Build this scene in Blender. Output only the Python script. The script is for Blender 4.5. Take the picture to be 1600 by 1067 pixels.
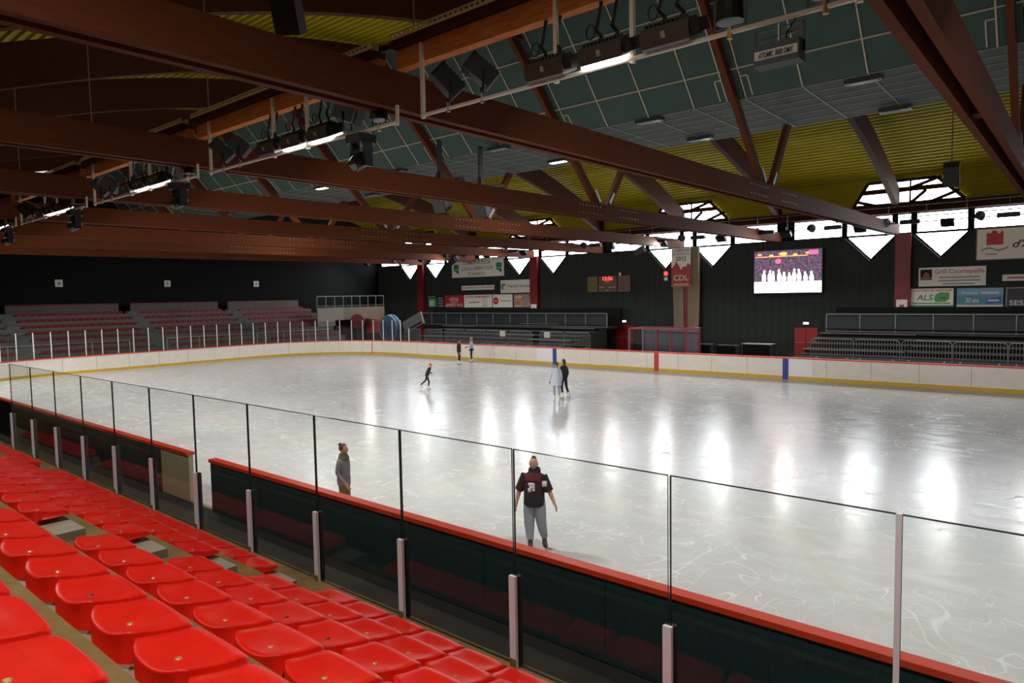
import bpy, bmesh, math, random
from mathutils import Vector, Matrix
random.seed(7)
for o in list(bpy.data.objects): bpy.data.objects.remove(o, do_unlink=True)
SC = bpy.context.scene
COL = SC.collection
# ------------------------------------------------------------------ camera
CAM_D = Vector((-0.64309959, 0.76300793, -0.06512922))
CAM_R = Vector((0.76525608, 0.64348212, -0.01771735))
CAM_N = Vector((0.02839101, -0.06123455, -0.99771954))
cd = bpy.data.cameras.new('camera'); cam = bpy.data.objects.new('camera', cd); COL.objects.link(cam)
m = Matrix.Identity(4)
for i in range(3):
    m[i][0] = CAM_R[i]; m[i][1] = -CAM_N[i]; m[i][2] = -CAM_D[i]
m.translation = Vector((0, 0, 4.7087)); cam.matrix_world = m
cd.sensor_width = 36; cd.lens = 1070.95/1600*36; cd.clip_start = .05; cd.clip_end = 300
SC.camera = cam
# ------------------------------------------------------------------ world, exposure
wd = bpy.data.worlds.new('world'); SC.world = wd; wd.use_nodes = True
wd.node_tree.nodes['Background'].inputs[0].default_value = (.85, .93, 1, 1)
wd.node_tree.nodes['Background'].inputs[1].default_value = 1.0
vs = SC.view_settings
vs.view_transform = 'Standard'; vs.look = 'None'; vs.exposure = 0.0; vs.gamma = 1; vs.use_curve_mapping = False
STAND_W = 230; BAND_W = 350; FARL_W = 230
FLOOD_W = 240      # each lit flood lamp of the catwalk
WIN_E = 13.0       # daylight behind the translucent panes
# ------------------------------------------------------------------ helpers
class MB:
    def __init__(s): s.v = []; s.f = []; s.m = []
    def quad(s, a, b, c, d, mi=0):
        n = len(s.v); s.v += [tuple(a), tuple(b), tuple(c), tuple(d)]; s.f.append((n, n+1, n+2, n+3)); s.m.append(mi); return s
    def poly(s, pts, mi=0):
        n = len(s.v); s.v += [tuple(p) for p in pts]; s.f.append(tuple(range(n, n+len(pts)))); s.m.append(mi); return s
    def box(s, x0, x1, y0, y1, z0, z1, mi=0, side=None):
        n = len(s.v)
        s.v += [(x, y, z) for z in (z0, z1) for y in (y0, y1) for x in (x0, x1)]
        F = [(0, 2, 3, 1), (4, 5, 7, 6), (0, 1, 5, 4), (2, 6, 7, 3), (0, 4, 6, 2), (1, 3, 7, 5)]   # bottom top -y +y -x +x
        for k, q in enumerate(F):
            s.f.append(tuple(n+i for i in q)); s.m.append(mi if not side or k not in side else side[k])
        return s
    def obox(s, c, ax, h, mi=0):
        c = Vector(c); A = [Vector(a)*k for a, k in zip(ax, h)]; n = len(s.v)
        for k in (-1, 1):
            for j in (-1, 1):
                for i in (-1, 1): s.v.append(tuple(c+A[0]*i+A[1]*j+A[2]*k))
        for q in [(0, 2, 3, 1), (4, 5, 7, 6), (0, 1, 5, 4), (2, 6, 7, 3), (0, 4, 6, 2), (1, 3, 7, 5)]:
            s.f.append(tuple(n+i for i in q)); s.m.append(mi)
        return s
    def bar(s, a, b, w, h, mi=0, up=(0, 0, 1)):
        a, b = Vector(a), Vector(b); d = (b-a); L = d.length; d.normalize(); u = Vector(up)
        if abs(d.dot(u)) > .98: u = Vector((0, 1, 0))
        x = d.cross(u).normalized(); z = x.cross(d).normalized()
        return s.obox((a+b)/2, (x, d, z), (w/2, L/2, h/2), mi)
    def tube(s, pts, r, n=8, mi=0, cap=True):
        pts = [Vector(p) for p in pts]; R = r if isinstance(r, (list, tuple)) else [r]*len(pts)
        base = len(s.v); ref = None
        for i, p in enumerate(pts):
            d = (pts[min(i+1, len(pts)-1)]-pts[max(i-1, 0)]).normalized()
            if ref is None:
                ref = d.cross(Vector((0, 0, 1)))
                if ref.length < .05: ref = d.cross(Vector((0, 1, 0)))
            ref = (ref-d*ref.dot(d)).normalized(); u = d.cross(ref)
            for k in range(n):
                a = 2*math.pi*k/n; s.v.append(tuple(p+(ref*math.cos(a)+u*math.sin(a))*R[i]))
        for i in range(len(pts)-1):
            for k in range(n):
                s.f.append((base+i*n+k, base+i*n+(k+1) % n, base+(i+1)*n+(k+1) % n, base+(i+1)*n+k)); s.m.append(mi)
        if cap:
            s.f.append(tuple(base+k for k in reversed(range(n)))); s.m.append(mi)
            e = base+(len(pts)-1)*n; s.f.append(tuple(e+k for k in range(n))); s.m.append(mi)
        return s
    def loft(s, rings, n=14, mi=0, cap=(True, True)):
        base = len(s.v)                      # ring: (cx, cy, z, rx, ry)
        for cx, cy, z, rx, ry in rings:
            for k in range(n):
                a = 2*math.pi*k/n; s.v.append((cx+rx*math.cos(a), cy+ry*math.sin(a), z))
        for i in range(len(rings)-1):
            for k in range(n):
                s.f.append((base+i*n+k, base+i*n+(k+1) % n, base+(i+1)*n+(k+1) % n, base+(i+1)*n+k)); s.m.append(mi)
        if cap[0]: s.f.append(tuple(base+k for k in reversed(range(n)))); s.m.append(mi)
        if cap[1]: e = base+(len(rings)-1)*n; s.f.append(tuple(e+k for k in range(n))); s.m.append(mi)
        return s
    def ball(s, c, r, nu=10, nv=7, mi=0, fn=None):
        base = len(s.v); c = Vector(c); rr = r if isinstance(r, (tuple, list)) else (r, r, r)
        for j in range(nv+1):
            t = math.pi*j/nv
            for i in range(nu):
                a = 2*math.pi*i/nu
                p = Vector((math.sin(t)*math.cos(a), math.sin(t)*math.sin(a), math.cos(t)))
                if fn: p = fn(p)
                s.v.append((c.x+p.x*rr[0], c.y+p.y*rr[1], c.z+p.z*rr[2]))
        for j in range(nv):
            for i in range(nu):
                s.f.append((base+j*nu+i, base+(j+1)*nu+i, base+(j+1)*nu+(i+1) % nu, base+j*nu+(i+1) % nu)); s.m.append(mi)
        return s
    def xf(s, M):
        s.v = [tuple(M @ Vector(v)) for v in s.v]; return s
    def add(s, o):
        n = len(s.v); s.v += o.v; s.f += [tuple(n+i for i in f) for f in o.f]; s.m += o.m; return s
    def mesh(s, name, mats, off=(0, 0, 0), smooth=False):
        me = bpy.data.meshes.new(name)
        ox, oy, oz = off
        me.from_pydata([(x-ox, y-oy, z-oz) for x, y, z in s.v], [], s.f)
        if not isinstance(mats, (list, tuple)): mats = [mats]
        for q in mats: me.materials.append(M[q])
        me.polygons.foreach_set('material_index', s.m)
        if smooth: me.polygons.foreach_set('use_smooth', [True]*len(s.f))
        me.update(); return me
    def build(s, name, mats, parent=None, smooth=False, base=None):
        off = parent_loc(parent) if parent else (base or (0, 0, 0))
        o = bpy.data.objects.new(name, s.mesh(name, mats, off, smooth)); COL.objects.link(o)
        if parent: o.parent = parent
        else: o.location = off
        return o
def parent_loc(p):
    l = Vector(p.location)
    while p.parent: p = p.parent; l += Vector(p.location)
    return tuple(l)
def tag(o, label=None, cat=None, group=None, kind=None):
    if label: o['label'] = label
    if cat: o['category'] = cat
    if group: o['group'] = group
    if kind: o['kind'] = kind
    return o
def thing(name, label, cat, loc=(0, 0, 0), group=None, kind=None):
    o = bpy.data.objects.new(name, None); COL.objects.link(o); o.location = loc; o.empty_display_size = .2
    return tag(o, label, cat, group, kind)
def copy_tree(o, loc=None, parent=None):
    c = o.copy(); COL.objects.link(c)
    if parent: c.parent = parent
    if loc is not None: c.location = loc
    for ch in list(o.children): copy_tree(ch, None, c)
    return c
def lib(mb, name, mats, smooth=False): return mb.mesh(name, mats, (0, 0, 0), smooth)
def inst(me, name, loc, parent=None):
    o = bpy.data.objects.new(name, me); COL.objects.link(o)
    if parent: o.parent = parent; o.location = Vector(loc)-Vector(parent_loc(parent))
    else: o.location = loc
    return o
def area_lamp(parent, loc, sx, sy, w, col=(1, .95, .90), spread=math.pi):
    ld = bpy.data.lights.new('lamp_light', 'AREA'); ld.shape = 'RECTANGLE'; ld.size = sx; ld.size_y = sy; ld.energy = w; ld.color = col; ld.spread = spread
    lo = bpy.data.objects.new('lamp_light', ld); COL.objects.link(lo); lo.parent = parent; lo.location = loc; return lo
# ------------------------------------------------------------------ materials
M = {}
def mat(name, col, rough=.5, metal=0, spec=.5, emit=None, es=0, noise=None, bump=None, coat=0):
    """noise=(scale, amount, second colour, stretch)  bump=(scale, strength)"""
    mt = bpy.data.materials.new(name); mt.use_nodes = True; nt = mt.node_tree; b = nt.nodes['Principled BSDF']
    b.inputs['Base Color'].default_value = (*col, 1); b.inputs['Roughness'].default_value = rough
    b.inputs['Metallic'].default_value = metal; b.inputs['Specular IOR Level'].default_value = spec
    if coat: b.inputs['Coat Weight'].default_value = coat
    if emit: b.inputs['Emission Color'].default_value = (*emit, 1); b.inputs['Emission Strength'].default_value = es
    if noise or bump:
        tc = nt.nodes.new('ShaderNodeTexCoord')
    if noise:
        sc, am, c2, st = noise
        mp = nt.nodes.new('ShaderNodeMapping'); mp.inputs['Scale'].default_value = st
        nz = nt.nodes.new('ShaderNodeTexNoise'); nz.inputs['Scale'].default_value = sc; nz.inputs['Detail'].default_value = 6
        rp = nt.nodes.new('ShaderNodeMapRange'); rp.inputs[1].default_value = .35; rp.inputs[2].default_value = .7; rp.inputs[4].default_value = am
        mx = nt.nodes.new('ShaderNodeMix'); mx.data_type = 'RGBA'
        mx.inputs[6].default_value = (*col, 1); mx.inputs[7].default_value = (*c2, 1)
        nt.links.new(tc.outputs['Object'], mp.inputs[0]); nt.links.new(mp.outputs[0], nz.inputs['Vector'])
        nt.links.new(nz.outputs[0], rp.inputs[0]); nt.links.new(rp.outputs[0], mx.inputs[0]); nt.links.new(mx.outputs[2], b.inputs['Base Color'])
    if bump:
        nb = nt.nodes.new('ShaderNodeTexNoise'); nb.inputs['Scale'].default_value = bump[0]; nb.inputs['Detail'].default_value = 4
        bp = nt.nodes.new('ShaderNodeBump'); bp.inputs['Strength'].default_value = bump[1]; bp.inputs['Distance'].default_value = .02
        nt.links.new(tc.outputs['Object'], nb.inputs['Vector']); nt.links.new(nb.outputs[0], bp.inputs['Height']); nt.links.new(bp.outputs[0], b.inputs['Normal'])
    M[name] = mt; return mt
S1 = (1, 1, 1)
mat('seat_red', (.80, .016, .005), .30, spec=.15, noise=(9, .35, (.52, .008, .005), S1))
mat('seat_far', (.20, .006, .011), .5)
mat('bolt_brass', (.48, .36, .14), .4, .6)
mat('bolt_dark', (.02, .016, .014), .5)
mat('terrace', (.25, .155, .055), .8, spec=.2, noise=(3, .8, (.14, .085, .028), S1), bump=(40, .3))
mat('plinth', (.36, .33, .24), .7, noise=(6, .6, (.24, .21, .14), S1), bump=(60, .2))
mat('concrete', (.125, .125, .115), .85, noise=(2, .6, (.085, .085, .08), S1))
mat('rubber', (.018, .016, .014), .7, noise=(1.2, .8, (.04, .036, .03), S1), bump=(30, .3))
mat('wood_tie', (.112, .031, .010), .75, spec=.12, noise=(2.5, .7, (.072, .019, .007), (14, 1, 14)))
mat('wood_dark', (.070, .024, .011), .8, spec=.12, noise=(2.5, .7, (.045, .016, .009), (8, 1, 8)))
mat('wood_purlin', (.62, .20, .055), .7, spec=.15, noise=(3, .7, (.30, .085, .025), (1, 12, 12)))
mat('plate_steel', (.42, .42, .42), .4, .7)
mat('panel_green', (.050, .082, .070), .8, spec=.15, noise=(1.3, .5, (.039, .064, .055), S1))
mat('panel_grey', (.085, .100, .094), .85, spec=.12, noise=(1.6, .7, (.058, .070, .065), S1))
mat('batten', (.42, .35, .25), .5)
mat('rig_cream', (.74, .66, .52), .45)
mat('batten_grey', (.20, .20, .175), .6)
mat('deck_yellow', (.33, .262, .005), .7, spec=.15, noise=(.6, .5, (.25, .20, .005), S1))
mat('wall_green', (.036, .043, .040), .8, spec=.12, noise=(.7, .6, (.027, .034, .032), S1))
mat('wall_dark', (.009, .011, .010), .85, spec=.1)
mat('col_red', (.19, .008, .010), .5)
mat('board_white', (.90, .86, .78), .4, noise=(2.2, .45, (.76, .72, .63), (1, 1, 1.5)))
mat('board_new', (.93, .94, .97), .3)
mat('board_back', (.012, .042, .050), .4, spec=.2, noise=(60, .10, (.16, .17, .10), (1, 1, .35)))
mat('kick_yellow', (.72, .46, .018), .4, noise=(2, .5, (.56, .36, .02), S1))
mat('cap_red', (.85, .060, .015), .4)
mat('line_blue', (.03, .055, .35), .4)
mat('line_red', (.62, .04, .03), .4)
mat('alu_white', (.88, .85, .90), .4)
mat('alu', (.55, .55, .56), .35, .7)
mat('alu_dull', (.23, .24, .25), .45, .5)
mat('steel_rail', (.22, .24, .245), .5, .4)
mat('black', (.012, .012, .012), .5)
mat('black_gloss', (.014, .013, .012), .28)
mat('lamp_body', (.075, .055, .042), .45, .3)
mat('rail_panel', (.018, .028, .034), .5)
mat('bench_dark', (.018, .016, .015), .7, spec=.2)
mat('bench_pink', (.085, .066, .060), .7)
mat('beige', (.19, .155, .115), .7)
mat('beige_light', (.27, .24, .20), .7)
mat('cream', (.30, .25, .165), .8)
mat('gate_beige', (.50, .44, .30), .5)
mat('white_sign', (.86, .81, .75), .6)
mat('white_paint', (.75, .75, .75), .5)
mat('ink_black', (.02, .02, .022), .5)
mat('ink_green', (.03, .22, .12), .5)
mat('ink_lgreen', (.05, .38, .10), .5)
mat('ink_red', (.50, .02, .02), .5)
mat('ink_pink', (.50, .16, .18), .5)
mat('ink_grey', (.28, .27, .27), .5)
mat('ink_white', (.62, .60, .58), .5)
mat('ink_blue', (.05, .10, .42), .5)
mat('ink_teal', (.07, .26, .33), .5)
mat('ink_sky', (.18, .36, .55), .5)
mat('ink_navy', (.018, .017, .035), .5)
mat('ink_orange', (.26, .07, .02), .5)
mat('sign_red', (.44, .025, .022), .5)
mat('sign_photo', (.45, .10, .06), .5, noise=(1.6, 1, (.50, .42, .36), S1))
mat('score_a', (.16, .11, .03), .5)
mat('score_b', (.13, .07, .045), .5)
mat('score_c', (.15, .075, .06), .5)
mat('led_red', (.05, 0, 0), .5, emit=(1, .03, .02), es=5)
mat('led_green', (.02, .05, .03), .5, emit=(.5, .7, .55), es=.35)
mat('exit_light', (.3, .3, .1), .5, emit=(1, .95, .55), es=4)
mat('door_red', (.34, .012, .012), .5)
mat('lit', (1, 1, 1), .5, emit=(1, .96, .93), es=14)
mat('lens_off', (.30, .31, .34), .15)
mat('window_pane', (.8, .85, .9), .5, emit=(.82, .92, 1), es=WIN_E)
mat('window_grey', (.6, .65, .7), .5, emit=(.80, .88, 1), es=WIN_E*.25)
mat('skin', (.55, .29, .20), .5)
mat('lip', (.42, .13, .11), .5)
mat('eye', (.03, .02, .02), .3)
mat('hair_dark', (.022, .014, .010), .5)
mat('hair_brown', (.06, .032, .018), .5)
mat('hair_blond', (.42, .25, .10), .5)
mat('cl_black', (.012, .012, .014), .8)
mat('cl_navy', (.014, .014, .035), .8)
mat('cl_burgundy', (.10, .012, .018), .8)
mat('cl_greypants', (.30, .30, .36), .85)
mat('cl_lilac', (.24, .19, .23), .85)
mat('cl_mauve', (.30, .13, .17), .85)
mat('cl_khaki', (.17, .13, .06), .85)
mat('cl_scarf', (.15, .13, .07), .9)
mat('cl_coat', (.52, .55, .66), .8)
mat('cl_grey', (.34, .36, .42), .8)
mat('cl_blue', (.42, .50, .66), .8)
mat('cl_pink', (.80, .12, .13), .8)
mat('boot_white', (.78, .75, .68), .5)
mat('boot_dark', (.05, .018, .018), .5)
mat('blade', (.6, .6, .62), .25, .9)
mat('tarp_blue', (.10, .16, .33), .5, noise=(1.5, .7, (.22, .30, .45), S1))
mat('tarp_grey', (.24, .24, .23), .6)
mat('box_purple', (.20, .17, .24), .5)
mat('box_red', (.30, .03, .05), .5)
def glass_mat(name, tint, refl=1.0, rough=.0):
    mt = bpy.data.materials.new(name); mt.use_nodes = True; nt = mt.node_tree; nt.nodes.remove(nt.nodes['Principled BSDF'])
    out = nt.nodes['Material Output']; t = nt.nodes.new('ShaderNodeBsdfTransparent'); t.inputs[0].default_value = (*tint, 1)
    g = nt.nodes.new('ShaderNodeBsdfGlossy'); g.inputs['Roughness'].default_value = rough
    lw = nt.nodes.new('ShaderNodeNewGeometry'); dt = nt.nodes.new('ShaderNodeVectorMath'); dt.operation = 'DOT_PRODUCT'
    nt.links.new(lw.outputs['Normal'], dt.inputs[0]); nt.links.new(lw.outputs['Incoming'], dt.inputs[1])
    def mth(op, x, y):
        n = nt.nodes.new('ShaderNodeMath'); n.operation = op
        for i, q in enumerate((x, y)):
            if isinstance(q, (int, float)): n.inputs[i].default_value = q
            else: nt.links.new(q, n.inputs[i])
        return n.outputs[0]
    c = mth('ABSOLUTE', dt.outputs['Value'], 0); k = mth('POWER', mth('SUBTRACT', 1, c), 5)      # same reflectance from both sides
    fac = mth('MULTIPLY', mth('ADD', mth('MULTIPLY', k, .93), .04), refl)
    mx = nt.nodes.new('ShaderNodeMixShader')
    nt.links.new(fac, mx.inputs[0]); nt.links.new(t.outputs[0], mx.inputs[1]); nt.links.new(g.outputs[0], mx.inputs[2]); nt.links.new(mx.outputs[0], out.inputs[0])
    M[name] = mt
glass_mat('glass', (.945, .97, .955), .5)
glass_mat('glass_far', (.80, .86, .84), .6, .08)
mat('glass_edge', (.010, .030, .030), .2)
def ice_mat():
    mt = bpy.data.materials.new('ice'); mt.use_nodes = True; nt = mt.node_tree; b = nt.nodes['Principled BSDF']; L = nt.links.new
    tc = nt.nodes.new('ShaderNodeTexCoord')
    def noise(sc, stretch=(1, 1, 1), det=6, dist=0, rot=0):
        mp = nt.nodes.new('ShaderNodeMapping'); mp.inputs['Scale'].default_value = stretch; mp.inputs['Rotation'].default_value = (0, 0, rot)
        n = nt.nodes.new('ShaderNodeTexNoise'); n.inputs['Scale'].default_value = sc; n.inputs['Detail'].default_value = det; n.inputs['Distortion'].default_value = dist
        L(tc.outputs['Object'], mp.inputs[0]); L(mp.outputs[0], n.inputs['Vector']); return n.outputs[0]
    def rng(x, a, b_, c, d):
        r = nt.nodes.new('ShaderNodeMapRange'); r.inputs[1].default_value = a; r.inputs[2].default_value = b_; r.inputs[3].default_value = c; r.inputs[4].default_value = d
        L(x, r.inputs[0]); return r.outputs[0]
    def math_(op, a, b_):
        n = nt.nodes.new('ShaderNodeMath'); n.operation = op
        for i, x in enumerate((a, b_)):
            if isinstance(x, (int, float)): n.inputs[i].default_value = x
            else: L(x, n.inputs[i])
        return n.outputs[0]
    # skate scratches: thin bands where a distorted noise crosses its middle value
    def cut(sc, st, dist, rot, w):
        x = noise(sc, st, 2, dist, rot); a = math_('ABSOLUTE', math_('SUBTRACT', x, .5), 0)
        return rng(a, 0, w, 1, 0)
    s = math_('MAXIMUM', cut(.50, (1, 1, 1), .5, .3, .0045), cut(.30, (1, 2.2, 1), .8, 1.1, .003))
    s = math_('MAXIMUM', s, cut(.8, (1.6, .6, 1), .4, 2.2, .005))
    s = math_('MAXIMUM', s, cut(.21, (1, 1, 1), 1.0, .9, .002))
    s = math_('MULTIPLY', s, rng(noise(.35), .38, .62, .1, 1))
    big = rng(noise(.16, (1, 1, 1), 5, .8), .35, .65, 0, 1)
    fine = rng(noise(2.2, (.6, 1.6, 1), 6, .8, .6), .4, .66, 0, 1)
    f = math_('ADD', math_('MULTIPLY', big, .40), math_('MULTIPLY', fine, .17))
    cr = nt.nodes.new('ShaderNodeMix'); cr.data_type = 'RGBA'; cr.inputs[6].default_value = (.56, .56, .57, 1); cr.inputs[7].default_value = (.72, .73, .75, 1)
    L(f, cr.inputs[0])
    mx = nt.nodes.new('ShaderNodeMix'); mx.data_type = 'RGBA'; mx.inputs[7].default_value = (.93, .94, .96, 1)
    L(math_('MULTIPLY', s, .42), mx.inputs[0]); L(cr.outputs[2], mx.inputs[6])
    # lines and spots frozen deep under the surface, very faint
    sp = nt.nodes.new('ShaderNodeSeparateXYZ'); L(tc.outputs['Object'], sp.inputs[0])
    def band(c, hw): return rng(math_('ABSOLUTE', math_('SUBTRACT', sp.outputs[0], c), 0), hw, hw+.05, 1, 0)
    ln = math_('MAXIMUM', band(-27.86, .15), band(-12.43, .15)); ln = math_('MAXIMUM', ln, band(-20.15, .15))
    vd = nt.nodes.new('ShaderNodeVectorMath'); vd.operation = 'DISTANCE'; vd.inputs[1].default_value = (-12.15, 19.58, .02); L(tc.outputs['Object'], vd.inputs[0])
    vd2 = nt.nodes.new('ShaderNodeVectorMath'); vd2.operation = 'DISTANCE'; vd2.inputs[1].default_value = (.6, 14.8, .02); L(tc.outputs['Object'], vd2.inputs[0])
    ring = rng(math_('ABSOLUTE', math_('SUBTRACT', vd2.outputs['Value'], 4.9), 0), .05, .12, 1, 0)
    m2 = nt.nodes.new('ShaderNodeMix'); m2.data_type = 'RGBA'; m2.inputs[7].default_value = (.60, .46, .36, 1)
    L(math_('MULTIPLY', math_('MAXIMUM', ln, ring), rng(noise(.8), .3, .7, .05, .30)), m2.inputs[0]); L(mx.outputs[2], m2.inputs[6])
    m3 = nt.nodes.new('ShaderNodeMix'); m3.data_type = 'RGBA'; m3.inputs[7].default_value = (.75, .25, .22, 1)
    L(rng(vd.outputs['Value'], .2, .45, .45, 0), m3.inputs[0]); L(m2.outputs[2], m3.inputs[6])
    L(m3.outputs[2], b.inputs['Base Color'])
    L(math_('ADD', rng(fine, 0, 1, .17, .27), math_('MULTIPLY', s, .2)), b.inputs['Roughness'])
    b.inputs['IOR'].default_value = 1.31; b.inputs['Specular IOR Level'].default_value = .19
    bp = nt.nodes.new('ShaderNodeBump'); bp.inputs['Strength'].default_value = .12; bp.inputs['Distance'].default_value = .02
    L(noise(1.8, (1, 1, 1), 5, .6), bp.inputs['Height']); L(bp.outputs[0], b.inputs['Normal'])
    M['ice'] = mt
ice_mat()
def screen_mat():
    mt = bpy.data.materials.new('screen_picture'); mt.use_nodes = True; nt = mt.node_tree; nt.nodes.remove(nt.nodes['Principled BSDF']); L = nt.links.new
    tc = nt.nodes.new('ShaderNodeTexCoord'); n = nt.nodes.new('ShaderNodeTexNoise'); n.inputs['Scale'].default_value = 5.5; n.inputs['Detail'].default_value = 4; n.inputs['Roughness'].default_value = .7
    L(tc.outputs['Object'], n.inputs['Vector'])
    r = nt.nodes.new('ShaderNodeValToRGB'); e = r.color_ramp.elements
    e[0].position = .28; e[0].color = (.012, .012, .03, 1); e[1].position = .80; e[1].color = (.55, .40, .36, 1)
    for p, c in ((.42, (.05, .05, .13, 1)), (.50, (.10, .08, .11, 1)), (.57, (.16, .09, .10, 1)), (.62, (.45, .05, .07, 1)), (.68, (.22, .17, .17, 1))):
        k = e.new(p); k.color = c
    L(n.outputs[0], r.inputs[0])
    em = nt.nodes.new('ShaderNodeEmission'); em.inputs[1].default_value = 1.5; L(r.outputs[0], em.inputs[0]); L(em.outputs[0], nt.nodes['Material Output'].inputs[0])
    M['screen_picture'] = mt
screen_mat()
mat('screen_white', (0, 0, 0), .5, emit=(1, .93, .92), es=5.0)
mat('screen_orange', (0, 0, 0), .5, emit=(1, .22, .05), es=4)
mat('screen_red', (0, 0, 0), .5, emit=(1, .05, .15), es=4)
# ------------------------------------------------------------------ text queue (flat lettering as thin mesh)
TXT = []
def text(parent, s, x0, x1, z0, z1, y, m_, face='-y', shear=0):
    """lettering stretched to fill x0..x1, z0..z1 on the plane y (or on the plane x = y for face '+x')"""
    cu = bpy.data.curves.new('lettering', 'FONT'); cu.body = s; cu.extrude = .004; cu.resolution_u = 3; cu.shear = shear; cu.offset = .018
    o = bpy.data.objects.new('lettering_tmp', cu); COL.objects.link(o); TXT.append((o, parent, x0, x1, z0, z1, y, m_, face))
def flush_text():
    bpy.context.view_layer.update(); dg = bpy.context.evaluated_depsgraph_get()
    for o, parent, x0, x1, z0, z1, y, m_, face in TXT:
        me = bpy.data.meshes.new_from_object(o.evaluated_get(dg))
        xs = [v.co.x for v in me.vertices]; ys = [v.co.y for v in me.vertices]
        a0, a1, b0, b1 = min(xs), max(xs), min(ys), max(ys)
        off = Vector(parent_loc(parent))
        for v in me.vertices:
            u = (v.co.x-a0)/max(1e-6, a1-a0); w = (v.co.y-b0)/max(1e-6, b1-b0); d = v.co.z
            if face == '-y': p = Vector((x0+u*(x1-x0), y-d, z0+w*(z1-z0)))
            else: p = Vector((y+d, x0+u*(x1-x0), z0+w*(z1-z0)))
            v.co = p-off
        me.materials.clear(); me.materials.append(M[m_])
        q = bpy.data.objects.new('lettering', me); COL.objects.link(q); q.parent = parent
        cu = o.data; bpy.data.objects.remove(o); bpy.data.curves.remove(cu)
    TXT.clear()
# ================================================================== THE SETTING
YW = 51.34; XE = -63.5; XR = 14.0; YN = -2.5
RX0, RX1, RY0, RY1, RR = -52.6, 12.2, 7.32, 37.57, 8.2
tag(MB().box(XE, XR, YN, YW+.3, -.3, 0).build('floor', 'rubber'), 'dark rubber and concrete floor around the ice', 'floor', kind='structure')
def rink_path(off=0, step=.35):
    """closed path counter-clockwise; off > 0 is outside.  returns [(point, outward normal, arclength)]"""
    P = []
    r = RR
    cs = [((RX1-r, RY1-r), 0), ((RX0+r, RY1-r), 90), ((RX0+r, RY0+r), 180), ((RX1-r, RY0+r), 270)]
    pts = []
    for (cx, cy), a0 in cs:
        for k in range(17):
            a = math.radians(a0+90*k/16); pts.append(((cx+r*math.cos(a), cy+r*math.sin(a)), (math.cos(a), math.sin(a))))
    return [((p[0]+n[0]*off, p[1]+n[1]*off), n) for p, n in pts]
mb = MB(); pp = [p for p, n in rink_path()]
mb.poly([(x, y, .02) for x, y in pp])
for i in range(len(pp)):
    a, b = pp[i], pp[(i+1) % len(pp)]; mb.quad((*a, 0), (*b, 0), (*b, .02), (*a, .02))
tag(mb.build('ice_sheet', 'ice'), 'scratched pale ice sheet of the skating rink', 'ice', kind='structure')
# far wall with vertical ribs
wall = MB().box(XE, XR, YW, YW+.3, 0, 8.42)
for k in range(130):
    x = XE+.4+k*.6
    if x < XR-.2: wall.box(x, x+.05, YW-.02, YW, 0, 8.40)
wall_far = tag(wall.build('wall_far', 'wall_green'), 'dark green ribbed wall behind the far stands', 'wall', kind='structure')
tag(MB().box(XE-.3, XE, YN, YW+.3, 0, 14).build('wall_end', 'wall_dark'), 'nearly black end wall behind the seats', 'wall', kind='structure')
tag(MB().box(XE, XR, YN-.3, YN, 0, 10).build('wall_near', 'wall_dark'), 'dark wall behind the near stand', 'wall', kind='structure')
tag(MB().box(XR, XR+.3, YN, YW+.3, 0, 14).build('wall_right', 'wall_dark'), 'dark end wall out of view', 'wall', kind='structure')
TX = [5.59, -1.61]+[-9.633-7.611*k for k in range(7)]        # +x face of each roof truss
def under(y): return 15.09-.0089*(y-27.3)**2
def deckz(y): return max(9.3, 16.55-.0077*(y-27.3)**2)
# ---- ceiling: corrugated yellow deck bay by bay, acoustic panels, battens
ceil = thing('ceiling', 'yellow corrugated arched roof with dark green panels', 'ceiling', (0, 0, 0), kind='structure')
edges = [XR]+TX+[XE]
for a, b in zip(edges[:-1], edges[1:]):
    mb = MB(); ys = []; y = YN
    while y < YW+.3:
        ys += [(y, 0), (y+.15, 0), (y+.19, .10), (y+.34, .10)]; y += .38
    ys.append((YW+.3, 0))
    for (ya, da), (yb, db) in zip(ys[:-1], ys[1:]):
        mb.quad((b, ya, deckz(ya)+da), (a, ya, deckz(ya)+da), (a, yb, deckz(yb)+db), (b, yb, deckz(yb)+db))
    mb.build('roof_deck', 'deck_yellow', ceil)
mb = MB(); n = 40
for k in range(n):
    ya, yb = YN-.3+(YW+.6-YN)*k/n, YN-.3+(YW+.6-YN)*(k+1)/n
    mb.quad((XE-.3, ya, deckz(ya)+.2), (XE-.3, yb, deckz(yb)+.2), (XR+.3, yb, deckz(yb)+.2), (XR+.3, ya, deckz(ya)+.2))
mb.build('roof_skin', 'wall_dark', ceil)
FY, FZ = 24.55, 11.65
srows = [(FY, FZ), (23.75, 12.5), (22.15, 14.25), (20.65, 15.85)]
brow = [24.6, 25.5, 26.35, 27.15, 28.1, 29.2, 30.1]
gx = []
for a, b in zip(TX[:-1], TX[1:]):
    gx += [a+(b-a)*k/4 for k in range(4)]
gx += [TX[-1]-1.9*k for k in range(0, 5)]
for i in range(len(gx)-1):
    a, b = gx[i], gx[i+1]
    for (ya, za), (yb, zb) in zip(srows[:-1], srows[1:]):
        nrm = Vector((0, .03, .03))
        mb = MB(); g = .015
        q = [Vector((a-g, ya, za)), Vector((b+g, ya, za)), Vector((b+g, yb, zb)), Vector((a-g, yb, zb))]
        mb.quad(*q).quad(*[p+nrm for p in reversed(q)])
        for k in range(4): mb.quad(q[k], q[k]+nrm, q[(k+1) % 4]+nrm, q[(k+1) % 4])
        mb.build('ceiling_panel', 'panel_green', ceil)
    for k in range(6):
        MB().box(b+.012, a-.012, brow[k]+.012, brow[k+1]-.012, FZ-.02, FZ+.03).build('ceiling_panel', 'panel_grey', ceil)
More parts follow.
